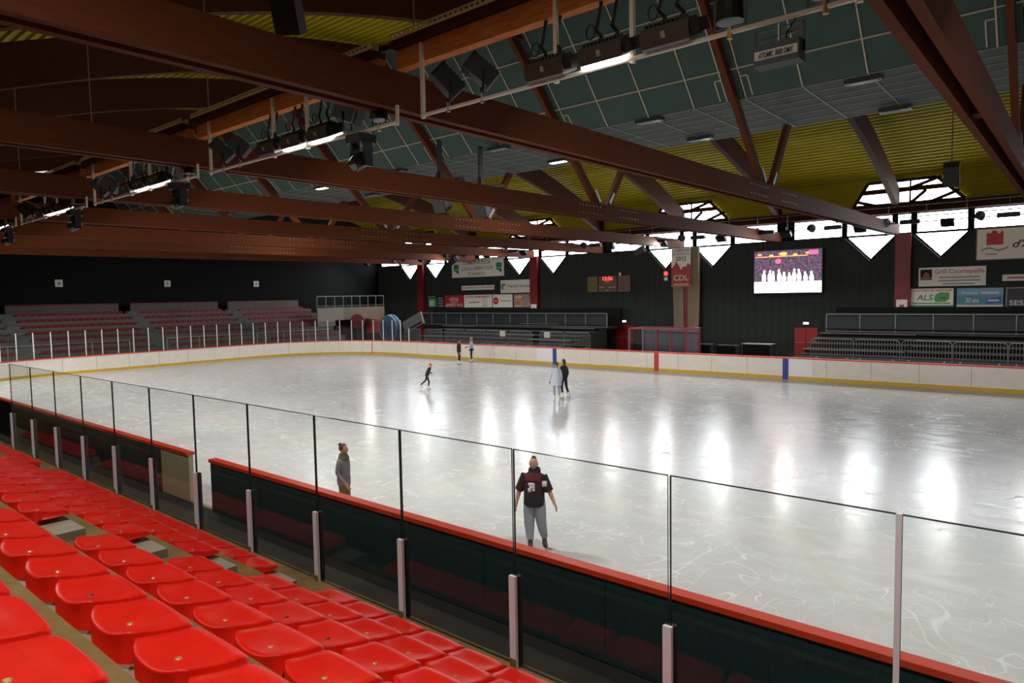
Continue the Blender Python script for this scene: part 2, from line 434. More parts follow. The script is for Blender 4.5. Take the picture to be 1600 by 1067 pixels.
for i, x in enumerate(gx):                                   # battens across
    tr = min(abs(x-t) for t in TX) < .05
    for s_ in ((-.62, .07) if tr else (0,)):
        mb = MB()
        for (ya, za), (yb, zb) in zip(srows[:-1], srows[1:]): mb.bar((x+s_, ya-.02, za-.02), (x+s_, yb-.02, zb-.02), .045, .03)
        if tr:                                                # stepped cut-out beside the strut
            sg = -1 if s_ < 0 else 1
            mb.bar((x+s_, 23.95, 12.25), (x+s_+.25*sg, 23.95, 12.25), .04, .04)
            mb.bar((x+s_+.25*sg, 23.97, 12.25), (x+s_+.25*sg, 24.5, 11.68), .04, .04)
        mb.build('batten', 'batten', ceil)
    MB().box(x-.02, x+.02, 24.6, 30.1, FZ-.045, FZ-.02).build('batten', 'batten_grey', ceil)
for (y, z) in srows[1:3]: MB().bar((XR-1, y-.02, z-.02), (TX[-1]-7.6, y-.02, z-.02), .045, .04).build('batten', 'batten', ceil)
for y in brow: MB().box(TX[-1]-7.6, XR-1, y-.012, y+.012, FZ-.035, FZ-.018).build('batten', 'batten_grey', ceil)
MB().quad((XR-1, 30.1, FZ), (TX[-1]-7.6, 30.1, FZ), (TX[-1]-7.6, 33.5, 15.5), (XR-1, 33.5, 15.5)).build('box_side', 'panel_grey', ceil)
# ---- wall top: window strip, ring beam, yellow gable wall, clerestory
nwin = [0]
def window(label, build):
    nwin[0] += 1
    w = thing('window_%d' % nwin[0], label, 'window', (0, YW, 8.4), kind='structure'); build(w); return w
COLX = [5.9, -9.41, -24.64, -40.13, -55.84]
MID = [(a+b)/2 for a, b in zip(COLX[:-1], COLX[1:])]+[XE+.2]
def tri(xc, hw, zt, zb):
    def f(w):
        P = [(xc-hw, zt), (xc+hw, zt), (xc, zb)]
        MB().poly([(x, YW-.03, z) for x, z in (P[0], P[2], P[1])]).build('pane', 'window_pane', w)
        fr = MB()
        for (a, b) in ((P[0], P[1]), (P[1], P[2]), (P[2], P[0])): fr.bar((a[0], YW-.06, a[1]), (b[0], YW-.06, b[1]), .09, .10, up=(0, 1, 0))
        fr.build('frame', 'wall_dark', w)
        MB().bar((P[0][0]-.05, YW-.10, P[0][1]-.1), (P[2][0]-.03, YW-.10, P[2][1]-.08), .05, .08, up=(0, 1, 0)).build('sill', 'alu_dull', w)
    return f
for c in COLX:
    for s_, d in ((-1, 1.98), (1, 2.08)):
        x = c+s_*d
        if XE+1.6 < x < XR-1.5: window('triangular window pointing down beside a red wall column', tri(x, 1.52, 8.36, 6.78))['group'] = 'triangular windows of the far wall'
def strip(xa, xb):
    def f(w):
        MB().quad((xa, YW-.02, 8.45), (xb, YW-.02, 8.45), (xb, YW-.02, 9.62), (xa, YW-.02, 9.62)).build('pane', 'window_pane', w)
        fr = MB().box(xa-.06, xa+.06, YW-.1, YW+.05, 8.4, 9.75).box(xb-.06, xb+.06, YW-.1, YW+.05, 8.4, 9.75).box(xa, xb, YW-.08, YW, 8.40, 8.46).box(xa, xb, YW-.06, YW, 8.92, 8.95)
        fr.build('frame', 'wall_dark', w)
    return f
cuts = []
for c in sorted(COLX): cuts += [c-3.65, c-.55, c+.55, c+3.65]
for mx_ in MID: cuts += [mx_-.45, mx_+.45]
cuts = sorted(x for x in cuts if XE+.3 < x < XR-.3)
for a, b in zip(cuts[:-1], cuts[1:]):
    if b-a > 1.0: window('bright strip window between dark mullions along the wall top', strip(a+.12, b-.12))['group'] = 'strip windows of the far wall'
tag(MB().box(XE, XR, YW-.05, YW+.3, 8.40, 8.46).box(XE, XR, YW+.05, YW+.3, 8.4, 9.75).build('trim_1', 'wall_dark'), 'dark rail at the head of the far wall', 'trim', kind='structure')
tag(MB().box(XE, XR, YW-.35, YW+.3, 9.72, 10.28).build('trim_2', 'wood_dark'), 'brown timber ring beam above the strip windows', 'beam', kind='structure')
gab = MB(); nx = int((XR-XE)/.3)
gab.box(XE, XR, YW+.05, YW+.3, 10.28, 12.6)
for k in range(8):
    z = 10.30+k*.26; gab.box(XE, XR, YW, YW+.05, z, z+.15)
tag(gab.build('wall_gable', 'deck_yellow'), 'yellow ribbed strip of wall under the roof edge', 'wall', kind='structure')
def clere(xc):
    def f(w):
        P = [(xc-3.1, 10.34), (xc+3.3, 10.34), (xc+1.75, 11.85), (xc-2.2, 11.85)]
        MB().poly([(x, YW-.04, z) for x, z in ((xc, 10.34), P[1], P[2], (xc, 11.85))]).build('pane', 'window_pane', w)
        MB().poly([(x, YW-.04, z) for x, z in (P[0], (xc, 10.34), (xc, 11.85), P[3])]).build('pane', 'window_grey', w)
        fr = MB()
        def br(a, b, wd_=.20): fr.bar((a[0], YW-.10, a[1]), (b[0], YW-.10, b[1]), .1, wd_, up=(0, 0, 1))
        for k in range(4): br(P[k], P[(k+1) % 4])
        br((xc-2.6, 11.25), (xc+2.3, 11.25), .3); br((xc+.3, 10.34), (xc+.3, 11.85), .16); br((xc+.3, 11.3), (xc+2.0, 11.85)); br((xc+.4, 10.4), (xc+1.2, 11.1)); br((xc+3, 10.9), (xc+1.4, 10.3)); br((xc-2.9, 10.7), (xc-1.6, 10.3))
        fr.build('frame', 'wood_dark', w)
    return f
for c in COLX[:]:
    if XE+3.5 < c < XR-3.5: window('bright trapezoid clerestory window with dark bracing above a column', clere(c))['group'] = 'clerestory windows under the roof'
for k, c in enumerate(COLX):
    co = MB().box(c-.45, c+.45, YW-.45, YW, 0, 8.4); tag(co.build('wall_column', 'col_red', base=(c, YW-.2, 0)), 'red painted column on the far wall', 'column', 'red columns of the far wall')
# ---- roof trusses
plate = lib(MB().box(-.19, .19, -.02, .02, -.35, .35), 'gusset', 'plate_steel')
LBL = ['above the camera side beyond the castle sign', 'passing over the castle sign', 'ending on the column between video screen and castle sign', 'ending above the video screen', 'ending over the cream curtain', 'ending above the scoreboard', 'ending on the column right of the town sign', 'ending above the town sign', 'ending on the column left of the adverts']
for k, x in enumerate(TX):
    t = thing('roof_truss', 'brown glulam roof truss '+LBL[k], 'truss', (x, 25, 8.33), 'glulam roof trusses across the rink')
    for a, b in ((x-.16, x), (x-.52, x-.36)):
        mb = MB().box(a, b, YN, YW-.3, 8.33, 9.0); mb.v = [(vx, vy, vz-.0048*(YW-vy)) for vx, vy, vz in mb.v]; mb.build('tie_beam', 'wood_tie', t)
    for y in (1, 9, 17, 34, 42, 50): MB().box(x-.36, x-.16, y, y+.5, 8.42-.0048*(YW-y), 8.9-.0048*(YW-y)).build('spacer_block', 'wood_dark', t)
    mb = MB(); N = 30
    P = [(1.0+(51.9-1.0)*i/N) for i in range(N+1)]
    for i in range(N):
        ya, yb = P[i], P[i+1]; za, zb = under(ya), under(yb); xa, xb = x-.42, x-.10
        ha, hb = min(deckz(ya), za+1.35), min(deckz(yb), zb+1.35)
        mb.quad((xa, ya, za), (xb, ya, za), (xb, yb, zb), (xa, yb, zb)); mb.quad((xb, ya, za), (xb, ya, ha), (xb, yb, hb), (xb, yb, zb)); mb.quad((xa, ya, ha), (xa, ya, za), (xa, yb, zb), (xa, yb, hb)); mb.quad((xa, ya, ha), (xa, yb, hb), (xb, yb, hb), (xb, ya, ha))
    mb.build('rafter', 'wood_dark', t)
    xm = x-.26
    for (p, q, w) in (((27.25, 8.6), (21.0, 14.9), .36), ((27.75, 8.6), (29.95, 11.75), .34), ((24.3, 11.48), (29.9, 11.48), .16)):
        MB().bar((xm, p[0], p[1]), (xm, q[0], q[1]), .19, w, up=(0, 1, 0)).build('strut', 'wood_tie', t)
    for y, rz in ((27.0, 9.25), (28.1, 9.25)): 
        pl = MB().bar((x-.15, y+(.15 if y < 27.5 else -.15), 9.0), (x-.15, y-(.25 if y < 27.5 else -.25), 9.5), .025, .16, up=(0, 1, 0)); pl.build('gusset', 'plate_steel', t)
    bo = MB()
    for r_ in (8.48, 8.82):
        for j in range(7): bo.box(x, x+.012, 25.2+j*.28, 25.24+j*.28, r_, r_+.04); bo.box(x, x+.012, 28.6+j*.28, 28.64+j*.28, r_, r_+.04)
    bo.v = [(vx, vy, vz-.0048*(YW-vy)) for vx, vy, vz in bo.v]; tag(bo.build('bolts', 'plate_steel', t), kind='stuff')
# ================================================================== RINK BOARDS
boards = thing('rink_boards', 'white rink boards with yellow kick strip and red cap rail', 'boards', (-20, 22, 0))
def rink_arc():
    pts = rink_path(0); out = []; s = 0
    for i in range(len(pts)+1):
        p, n = pts[i % len(pts)]
        if i: s += math.dist(p, out[-1][0])
        out.append((p, n, s))
    return out
ARC = rink_arc(); TOT = ARC[-1][2]
def at_s(s):
    s %= TOT
    for a, b in zip(ARC[:-1], ARC[1:]):
        if a[2] <= s <= b[2]:
            t = (s-a[2])/max(1e-9, b[2]-a[2])
            p = (a[0][0]+(b[0][0]-a[0][0])*t, a[0][1]+(b[0][1]-a[0][1])*t); n = Vector((a[1][0]+(b[1][0]-a[1][0])*t, a[1][1]+(b[1][1]-a[1][1])*t)).normalized()
            return Vector(p), n
def strip_piece(s0, s1, o0, o1, z0, z1, mi_in=0, mi_out=0):
    mb = MB(); n = max(1, int((s1-s0)/.45)) if curved(s0, s1) else 1; L = []
    for k in range(n+1):
        p, nn = at_s(s0+(s1-s0)*k/n); L.append((p+nn*o0, p+nn*o1))
    for (a, b), (c, d) in zip(L[:-1], L[1:]):
        mb.quad((*a, z0), (*a, z1), (*c, z1), (*c, z0), mi_in); mb.quad((*b, z0), (*d, z0), (*d, z1), (*b, z1), mi_out)
        mb.quad((*a, z1), (*b, z1), (*d, z1), (*c, z1), mi_in); mb.quad((*a, z0), (*c, z0), (*d, z0), (*b, z0), mi_out)
    for (a, b) in (L[0], L[-1]): mb.quad((*a, z0), (*b, z0), (*b, z1), (*a, z1), mi_out)
    return mb
def curved(s0, s1):
    return (at_s(s0)[1]-at_s(s1)[1]).length > .01
GATE = (-16.05, -15.0); BEIGE = (-17.55, -16.1)
def s_of_x_near(x):   # near straight side runs in +x
    return ARC[50][2]+(x-ARC[50][0][0])
s_gate0, s_gate1 = s_of_x_near(GATE[0]), s_of_x_near(GATE[1])
segs = []; s = 0
bounds = [0, s_gate0-1.5, s_gate0, s_gate1, TOT]
for a, b in zip(bounds[:-1], bounds[1:]):
    if abs(a-s_gate0) < .01: continue
    n = max(1, round((b-a)/2.11))
    segs += [(a+(b-a)*k/n, a+(b-a)*(k+1)/n, abs(b-s_gate0) < .01) for k in range(n)]
for a, b, isgate in segs:
    g = .006
    strip_piece(a+g, b-g, 0, .11, .19, 1.13, 0, 1).build('board_panel', ['board_white', 'gate_beige' if isgate else 'board_back'], boards)
    strip_piece(a, b, -.012, .11, .02, .19, 0, 1).build('kick_plate', ['kick_yellow', 'gate_beige' if isgate else 'board_back'], boards)
    strip_piece(a, b, -.03, .15, 1.13, 1.20).build('cap_rail', 'cap_red', boards)
def far_mark(x0, x1, m_, z0=.02, z1=1.135, name='line_mark'): MB().box(x0, x1, RY1-.022, RY1-.001, z0, z1).build(name, m_, boards)
far_mark(-20.30, -20.0, 'line_red'); far_mark(-28.02, -27.72, 'line_blue'); far_mark(-12.58, -12.28, 'line_blue')
far_mark(-29.4, -28.06, 'board_new', .2, 1.13, 'board_plate'); far_mark(-12.24, -11.02, 'board_new', .2, 1.13, 'board_plate')
best = min((abs(at_s(ARC[17][2]+k*.05)[0].x+47.0), k) for k in range(0, 260))[1]; ss = ARC[17][2]+best*.05
strip_piece(ss-.03, ss+.03, -.02, 0, .02, 1.13).build('line_mark', 'line_red', boards)
MB().box(GATE[0], GATE[1], RY0-.1, RY0, 0, .045).build('gate_threshold', 'plinth', boards)
# ---- glass screen round the far-left end
eg = thing('end_safety_glass', 'tall clear panes between thin white posts on the end boards', 'glass screen', (-52, 22, 1.2))
post = lib(MB().box(-.025, .025, -.025, .025, 0, 1.72), 'post', 'alu_white')
post_s = lib(MB().box(-.025, .025, -.025, .025, 0, 1.05), 'post', 'alu_white')
s_end = ARC[17][2]-(-42.8-ARC[17][0][0]) ; s_beg = ARC[50][2]-1.5
nn_ = int((s_beg-s_end)/1.03)
for k in range(nn_+1):
    sv = s_end+1.03*k; p, n = at_s(sv); q = p+n*.06
    inst(post_s if k == 0 else post, 'post', (q.x, q.y, 1.20), eg)
    if k > 0:
        mbp = strip_piece(sv-1.03+.03, sv-.03, .055, .065, 1.2, 2.85 if k > 1 else 2.2); mbp.build('pane', 'glass_far', eg)
# ================================================================== NEAR STAND
BOLT = [(3.97-.69*k, 1.66+.389*k) for k in range(7)]
NOSE = [4.555]+[BOLT[k][0]+.37 for k in range(1, 7)]+[YN]
SX0, SX1 = -26.0, 9.0
AISLE = [(-6.75, -6.2), (-15.5, -14.95)]
near = thing('near_stand', 'stepped brown concrete terrace carrying the red seats', 'stand', (-8, 2, 0))
for k in range(7):
    z = BOLT[k][1]-(.18 if k else .22)
    MB().box(SX0, SX1, max(YN+.02, NOSE[k+1]-.02), NOSE[k], max(0, z-.6) if k else 0, z).build('terrace_step', 'terrace', near)
    xs = [SX0]+[v for a in sorted(AISLE) for v in a]+[SX1]
    for a, b in zip(xs[::2], xs[1::2]):
        MB().box(a, b, BOLT[k][0]-.13, BOLT[k][0]+.20, z, BOLT[k][1]-.095).build('seat_plinth', 'plinth', near)
# seat: moulded shell with a raised curved rear lip
def seat_mesh():
    mb = MB(); NU, NV = 11, 9; W = .218
    def P(i, j):
        u = -1+2*i/(NU-1); t = j/(NV-1)
        yb = -.118+.050*abs(u)**3.5; yf = .205-.010*abs(u)**6
        y = yb+(yf-yb)*t; x = u*W*(1-.05*(1-t)**2)
        side = (.026+.026*abs(u)**2)*(1-t)**1.6
        dish = -.010*(1-u*u)*math.sin(math.pi*t)
        front = -.010*max(0, (t-.86)/.14)**2
        return (x, y, side+dish+front)
    for j in range(NV):
        for i in range(NU): mb.v.append(P(i, j))
    for j in range(NV-1):
        for i in range(NU-1): mb.f.append((j*NU+i, j*NU+i+1, (j+1)*NU+i+1, (j+1)*NU+i)); mb.m.append(0)
    rim = [(i, 0) for i in range(NU)]+[(NU-1, j) for j in range(1, NV)]+[(i, NV-1) for i in range(NU-2, -1, -1)]+[(0, j) for j in range(NV-2, 0, -1)]
    n0 = len(mb.v); c = Vector((0, .03))
    for i, j in rim:                                          # rounded outer roll
        x, y, z = P(i, j); d = (Vector((x, y))-c).normalized()*.011; mb.v.append((x+d.x, y+d.y, z-.007))
    n1 = len(mb.v)
    for i, j in rim:                                          # skirt
        x, y, z = P(i, j); d = (Vector((x, y))-c).normalized()*.008; t = j/(NV-1)
        zb = -.095 if t < .02 else -.045
        mb.v.append((x+d.x, y+d.y, zb))
    R = len(rim)
    for k in range(R):
        i, j = rim[k]; i2, j2 = rim[(k+1) % R]
        mb.f.append((j2*NU+i2, j*NU+i, n0+k, n0+(k+1) % R)); mb.m.append(0)
        mb.f.append((n0+(k+1) % R, n0+k, n1+k, n1+(k+1) % R)); mb.m.append(0)
    mb.f.append(tuple(n1+k for k in range(R))); mb.m.append(0)
    return lib(mb, 'seat_shell', 'seat_red', True)
SEAT = seat_mesh()
ped = lib(MB().box(-.15, .15, -.07, .12, -.095, -.03), 'seat_foot', 'seat_red')
boltm = lib(MB().loft([(0, 0, -.012, .017, .017), (0, 0, -.002, .017, .017), (0, 0, .002, .010, .010)], 10), 'bolt', 'bolt_brass')
boltd = lib(MB().loft([(0, 0, -.012, .020, .020), (0, 0, -.003, .020, .020), (0, 0, .002, .008, .014)], 6), 'bolt', 'bolt_dark')
ROWLAB = ['red moulded plastic seat in the front row along the glass screen', 'red moulded plastic seat in the second row above the glass screen', 'red moulded plastic seat in the third row of the near stand', 'red moulded plastic seat in the fourth row of the near stand', 'red moulded plastic seat in the fifth row of the near stand', 'red moulded plastic seat in the sixth and highest row of the stand']
random.seed(3)
X_ANCH = [-3.363, -3.363, -3.37, -3.38, -3.40, -3.42]
for k in range(6):
    y, z = BOLT[k]; left = [-19.5, -16.5, -13.5, -10.2, -6.6, -4.2][k]
    for j in range(-12, 40):
        x = X_ANCH[k]-.4975*j
        if x < left or x > (-1.2 if k < 5 else -1.0): continue
        if any(a-.24 < x < b+.24 for a, b in AISLE): continue
        dark = random.random() < .15; edge = any(abs(x-e) < .62 for a in AISLE for e in a)
        t = thing('stadium_chair', ROWLAB[k]+(', dark bolt' if dark else ', at an aisle gap' if edge else ''), 'chair', (x, y, z), 'red seats of the near stand')
        q = inst(SEAT, 'seat_shell', (x, y, z), t); q.rotation_euler = (random.uniform(-.012, .012), random.uniform(-.01, .01), random.uniform(-.02, .02))
        inst(ped, 'seat_foot', (x, y, z), t)
        inst(boltd if dark else boltm, 'bolt', (x+.02, y, z+.006), t)
# ---- glass screen in front of the near stand
GZ0, GZ1, GY = 1.455, 3.385, 4.503
JX = [-(.821+1.495*n) for n in range(-4, 13)]
ng = thing('stand_glass_screen', 'frameless clear glass screen with short white aluminium posts before the stand', 'glass screen', (-9, GY, GZ0))
for a, b in zip(JX[:-1], JX[1:]):
    MB().box(b+.010, a-.010, GY-.008, GY+.008, GZ0, GZ1, 1, {2: 0, 3: 0}).box(b+.010, a-.010, GY-.009, GY+.009, GZ1-.003, GZ1+.003, 1).box(b+.008, b+.014, GY-.009, GY+.009, GZ0+.8, GZ1, 1).build('pane', ['glass', 'glass_edge'], ng)
MB().box(-.821-.02, -.821+.014, GY-.012, GY+.012, GZ0, GZ1+.004).build('edge_reflection', 'alu_white', ng)  # pale strip painting in the bright reflection along this pane edge
for x in JX:
    MB().box(x-.035, x+.035, GY-.045, GY-.012, GZ0-.015, 2.262).build('post', 'alu_white', ng)
    MB().box(x-.040, x+.040, GY+.012, GY+.05, GZ0-.015, 2.25).build('clamp_profile', 'black', ng)
    MB().box(x-.034, x+.034, GY-.047, GY-.012, GZ0-.015, GZ0+.06).build('post_foot', 'terrace', ng)
MB().box(JX[-1]-.006, JX[-1]+.006, 2.2, GY-.02, GZ0, GZ1, 1, {4: 0, 5: 0}).build('pane', ['glass', 'glass_edge'], ng)
# ================================================================== CATWALK LIGHTING RIG (near)
PY, PZ, PUZ = 8.3, 7.87, 8.80
TILT = .42; AIM = .88
def flood(t, x, y, z, lit):
    """big discharge flood hung from the purlin by two black hooks"""
    b = MB(); yy = y; TM = Matrix.Translation((x, y, z)) @ Matrix.Rotation(TILT, 4, 'X') @ Matrix.Translation((-x, -y, -z))
    prof = [(-.20, -.10), (-.20, .02), (-.12, .13), (.12, .13), (.20, .02), (.20, -.10)]
    n = len(b.v)
    for xx in (x-.34, x+.34): b.v += [(xx, yy+u, z+v) for u, v in prof]
    for k in range(6): b.f.append((n+k, n+(k+1) % 6, n+6+(k+1) % 6, n+6+k)); b.m.append(0)
    b.f.append(tuple(n+k for k in range(6))); b.m.append(0); b.f.append(tuple(n+11-k for k in range(6))); b.m.append(0)
    body = b.xf(TM).build('housing', 'lamp_body', t)
    fins = MB()
    for k in range(9): fins.box(x-.28+k*.062, x-.26+k*.062, yy-.13, yy+.13, z+.10, z+.165)
    fins.xf(TM).build('cooling_fin', 'lamp_body', body)
    MB().box(x+.34, x+.47, yy-.15, yy+.15, z-.07, z+.09).xf(TM).build('end_housing', 'black_gloss', body)
    MB().box(x-.33, x+.33, yy-.19, yy+.19, z-.135, z-.10).xf(TM).build('lens', 'lit' if lit else 'lens_off', t)
    MB().box(x-.03, x+.03, yy-.215, yy-.20, z-.02, z+.06).xf(TM).build('tag_plate', 'cream', t)
    for s_ in (-.12, .14):
        MB().tube([(x+s_, yy, z+.13), (x+s_+.05, yy, z+.22), (x+s_-.05, yy+.02, z+.34), (x+s_-.02, yy+.05, z+.50), (x+s_, yy+.10, PUZ+.06)], .028, 6).build('hook', 'black_gloss', t)
    rg = MB(); rg.tube([(x-.22+.07*math.cos(a), yy-.05, z+.30+.10*math.sin(a)) for a in [2*math.pi*k/14 for k in range(15)]], .012, 5, cap=False); rg.build('cable_loop', 'black', t)
def spot(t, x, y, z, aim):
    """theatre spotlight standing on the pipe, tilted"""
    d = Vector(aim).normalized(); up = Vector((0, 0, 1)); sx = d.cross(up).normalized(); u = sx.cross(d)
    c = Vector((x, y, z+.42))
    MB().obox(c, (sx, d, u), (.14, .24, .15)).build('housing', 'black', t)
    MB().obox(c+d*.26, (sx, d, u), (.155, .02, .165)).obox(c+d*.27, (sx, d, u), (.11, .02, .12)).build('front_frame', 'black_gloss', t)
    fn = MB()
    for k in range(5): fn.obox(c-d*(.18-.07*k)+u*.16, (sx, d, u), (.11, .012, .02))
    fn.build('cooling_fin', 'black', t)
    for s_ in (-1, 1): MB().bar(c+sx*.17*s_-d*.02, Vector((x, y, z+.10))+sx*.13*s_, .035, .012).build('yoke', 'black', t)
    MB().bar(Vector((x, y, z+.10))-sx*.14, Vector((x, y, z+.10))+sx*.14, .035, .02).build('yoke', 'black', t)
    MB().tube([(x, y, z-.06), (x, y, z+.10)], .03, 8).build('clamp', 'alu_dull', t)
def par(t, x, y, z):
    MB().tube([(x, y, z+.62), (x, y, z+.50), (x, y, z+.22), (x, y, z+.12)], [.08, .15, .16, .17], 12).build('housing', 'black_gloss', t)
    MB().bar((x-.19, y, z+.05), (x-.19, y, z+.42), .03, .012).bar((x+.19, y, z+.05), (x+.19, y, z+.42), .03, .012).bar((x-.19, y, z+.06), (x+.19, y, z+.06), .03, .012).build('yoke', 'black', t)
    MB().tube([(x, y, z-.08), (x, y, z+.06)], .035, 8).build('clamp', 'bolt_brass', t)
def strobe(t, x, y, z):
    b = MB().box(x-.26, x+.26, y-.11, y+.11, z-.52, z-.28).build('housing', 'black', t)
    MB().box(x-.245, x+.245, y-.118, y-.11, z-.455, z-.355).build('label_strip', 'white_sign', t)
    for s_ in (-1, 1): MB().bar((x+s_*.28, y, z-.42), (x+s_*.28, y, z-.08), .03, .012).build('yoke', 'black', t)
    MB().box(x-.28, x+.28, y-.015, y+.015, z-.10, z-.085).build('yoke', 'black', t)
    MB().tube([(x-.24, y, z-.20), (x+.24, y, z-.17)], .02, 6).build('safety_bar', 'alu_dull', t)
    MB().tube([(x+.08, y, z-.28), (x+.10, y-.05, z-.20), (x+.18, y, z-.05), (x+.16, y, z+.02)], .010, 5).build('cable', 'black', t)
    MB().tube([(x, y, z-.28), (x, y, z-.05)], .02, 6).build('clamp', 'alu_dull', t)
    text(t, 'ATOMIC 3000 DMX', x-.20, x+.20, z-.44, z-.375, y-.120, 'ink_black', '-y', .25)
def moving_head(t, x, y, z):
    MB().box(x-.21, x+.21, y-.20, y+.20, z-.22, z-.06).build('base_box', 'black', t)
    for s_ in (-1, 1): MB().box(x+s_*.19-.035, x+s_*.19+.035, y-.09, y+.09, z-.66, z-.22).build('yoke', 'black_gloss', t)
    MB().tube([(x, y+.16, z-.42), (x, y+.08, z-.48), (x, y-.10, z-.58), (x, y-.20, z-.66)], [.10, .145, .15, .12], 12).build('head', 'black_gloss', t)
    MB().tube([(x, y-.185, z-.648), (x, y-.205, z-.660)], .10, 12).build('lens', 'lens_off', t)
    MB().tube([(x-.1, y, z-.06), (x-.1, y, z+.05)], .03, 6).tube([(x+.1, y, z-.06), (x+.1, y, z+.05)], .03, 6).build('clamp', 'alu_dull', t)
BAYS = [(-1.99-7.611*k, (TX+[-62.9])[k+1]-.52, (TX+[-62.9])[k+2]) for k in range(-1, 7)]
for bi, (b0, px0, px1) in enumerate(BAYS):
    bn = 'in the bay of the strobe light' if bi == 1 else 'along the catwalk'
    rg = thing('catwalk_rig', 'orange timber purlin with pale lighting pipe '+['beside the bay of the strobe light', 'carrying the strobe light', 'in the bay behind the strobe light', 'two bays behind the strobe light', 'three bays behind the strobe light', 'four bays behind the strobe light', 'five bays behind the strobe light', 'against the dark end wall'][bi], 'lighting rig', ((px0+px1)/2, PY, PZ), 'catwalk rigs between the trusses')
    MB().box(px1, px0, PY+.05, PY+.24, PUZ, PUZ+.34).build('purlin', 'wood_purlin', rg)
    MB().box(px1, px0, PY-.10, PY+.24, PUZ+.34, PUZ+.46).build('catwalk_board', 'wood_dark', rg)
    tr = MB().box(px1, px0, PY-.10, PY-.085, PUZ+.46, PUZ+.51).box(px1, px0, PY-.10, PY-.085, PUZ+.55, PUZ+.58).box(px1, px0, PY+.06, PY+.075, PUZ+.46, PUZ+.58)
    n = int((px0-px1)/.12)
    for k in range(n): tr.box(px1+k*.12, px1+k*.12+.05, PY-.10, PY-.085, PUZ+.51, PUZ+.55)
    tr.build('cable_tray', 'rig_cream', rg)
    MB().tube([(b0, PY, PZ), (b0-6.96, PY, PZ)], .030, 10).build('pipe', 'rig_cream', rg)
    for o_, z1 in ((0, PZ+.30), (-2.81, PUZ+.3), (-4.08, PUZ+.3), (-6.94, PUZ+.3)):
        MB().box(b0+o_-.03, b0+o_+.03, PY-.012, PY+.03 if z1 < 8.5 else PY+.05, PZ-.05, z1).build('hanger_post', 'rig_cream', rg)
    mbw = MB()
    for k in range(9): mbw.tube([(b0-.5-k*.75, PY+.02, PZ+.035), (b0-.6-k*.75, PY+.03, PZ-.03), (b0-.7-k*.75, PY, PZ+.034)], .012, 5)
    mbw.build('cable', 'black', rg)
    def T(name, label, cat, x, z=PZ, **k): return thing(name, label, cat, (x, PY, z), **k)
    flood_x = [b0-4.2, b0-3.23, b0-2.26]
    for j, fx in enumerate(flood_x):
        lit = (j == 1) or (bi >= 2 and j == 2)
        t = T('flood_lamp', 'finned flood lamp with glowing lens hung from the catwalk' if lit else 'finned flood lamp, unlit, hung from the catwalk', 'lamp', fx, group='lit flood lamps of the catwalk' if lit else 'dark flood lamps of the catwalk')
        flood(t, fx, PY+.02, PZ+.20, lit)
        if lit:
            area_lamp(t, (0, .02+.30*math.sin(TILT), .20-.30*math.cos(TILT)), .62, .36, FLOOD_W*(1.25 if bi < 2 else 1), spread=2.45).rotation_euler = (AIM, 0, 0)
    for o_, am in ((-6.30, (.35, .55, .62)), (-5.54, (.45, -.55, .55))):
        t = T('spotlight', 'black theatre spotlight clamped upright on the lighting pipe', 'lamp', b0+o_, group='theatre spotlights on the pipe'); spot(t, b0+o_, PY, PZ, (am[0]*(-1 if o_ < -6 else -1), -.5, am[2]))
    for o_ in ((-1.45, -.35) if bi == 1 else (-.5,)):
        t = T('par_can', 'black round par lamp standing on the lighting pipe', 'lamp', b0+o_, group='par lamps on the pipe'); par(t, b0+o_, PY, PZ)
    if bi == 1:
        t = T('strobe_light', 'black strobe light with white lettered strip hung under the pipe', 'lamp', b0-.86); strobe(t, b0-.86, PY, PZ)
    else:
        t = T('moving_head_lamp', 'black moving head lamp hung under the lighting pipe', 'lamp', b0-1.05, group='moving head lamps under the pipe'); moving_head(t, b0-1.05, PY, PZ)
        t = T('spotlight', 'black theatre spotlight clamped upright on the lighting pipe', 'lamp', b0-1.45, group='theatre spotlights on the pipe'); spot(t, b0-1.45, PY, PZ, (.8, .3, -.35))
# thin suspension rods
for x, y, z0, z1 in ((-9.2, 8.4, PUZ+.45, 13.8), (-16.7, 8.4, PUZ+.45, 13.8), (-24.3, 8.4, PUZ+.45, 13.8), (-31.9, 8.4, PUZ+.45, 13.8)):
    tag(MB().tube([(x, y, z0), (x, y, z1)], .014, 6).build('suspension_rod', 'batten_grey', base=(x, y, z0)), 'thin pale rod holding the catwalk from the roof', 'rod', 'suspension rods of the catwalk')
# ---- hanging loudspeakers
def speaker(x, y, z, h, label, aim=.5, rodz=12.5, bracket=False):
    t = thing('loudspeaker', label, 'loudspeaker', (x, y, z))
    d = Vector((math.sin(aim)*.7, -.75, -.45)).normalized(); sx = d.cross(Vector((0, 0, 1))).normalized(); u = sx.cross(d)
    MB().obox((x, y, z), (sx, d, u), (h*.32, h*.30, h*.5)).build('cabinet', 'black', t)
    MB().obox(Vector((x, y, z))+d*h*.31, (sx, d, u), (h*.29, h*.015, h*.46)).build('grille', 'black_gloss', t)
    MB().tube([(x, y, z+h*.3), (x, y, rodz)], .035 if bracket else .02, 6).build('hanger', 'black', t)
    if bracket: MB().box(x-.04, x+.04, y-.12, y+.12, 10.2, 11.6).poly([(x, y-.12, 10.3), (x, y-.5, 9.7), (x, y+.5, 9.7), (x, y+.12, 10.3)]).bar((x, y, 9.85), (x+.1, y+1.5, 10.0), .06, .08).build('bracket', 'black', t)
speaker(-12.0, 7.7, 10.25, .75, 'black loudspeaker tilted under the dark near roof', .9, 13.6)
speaker(-22.0, 21.4, 9.0, .95, 'black hanging loudspeaker on a thick arm beside a strut', .3, 11.63, True)
speaker(-21.6, 23.6, 8.95, .95, 'black hanging loudspeaker on a thick arm between two struts', .3, 11.63, True)
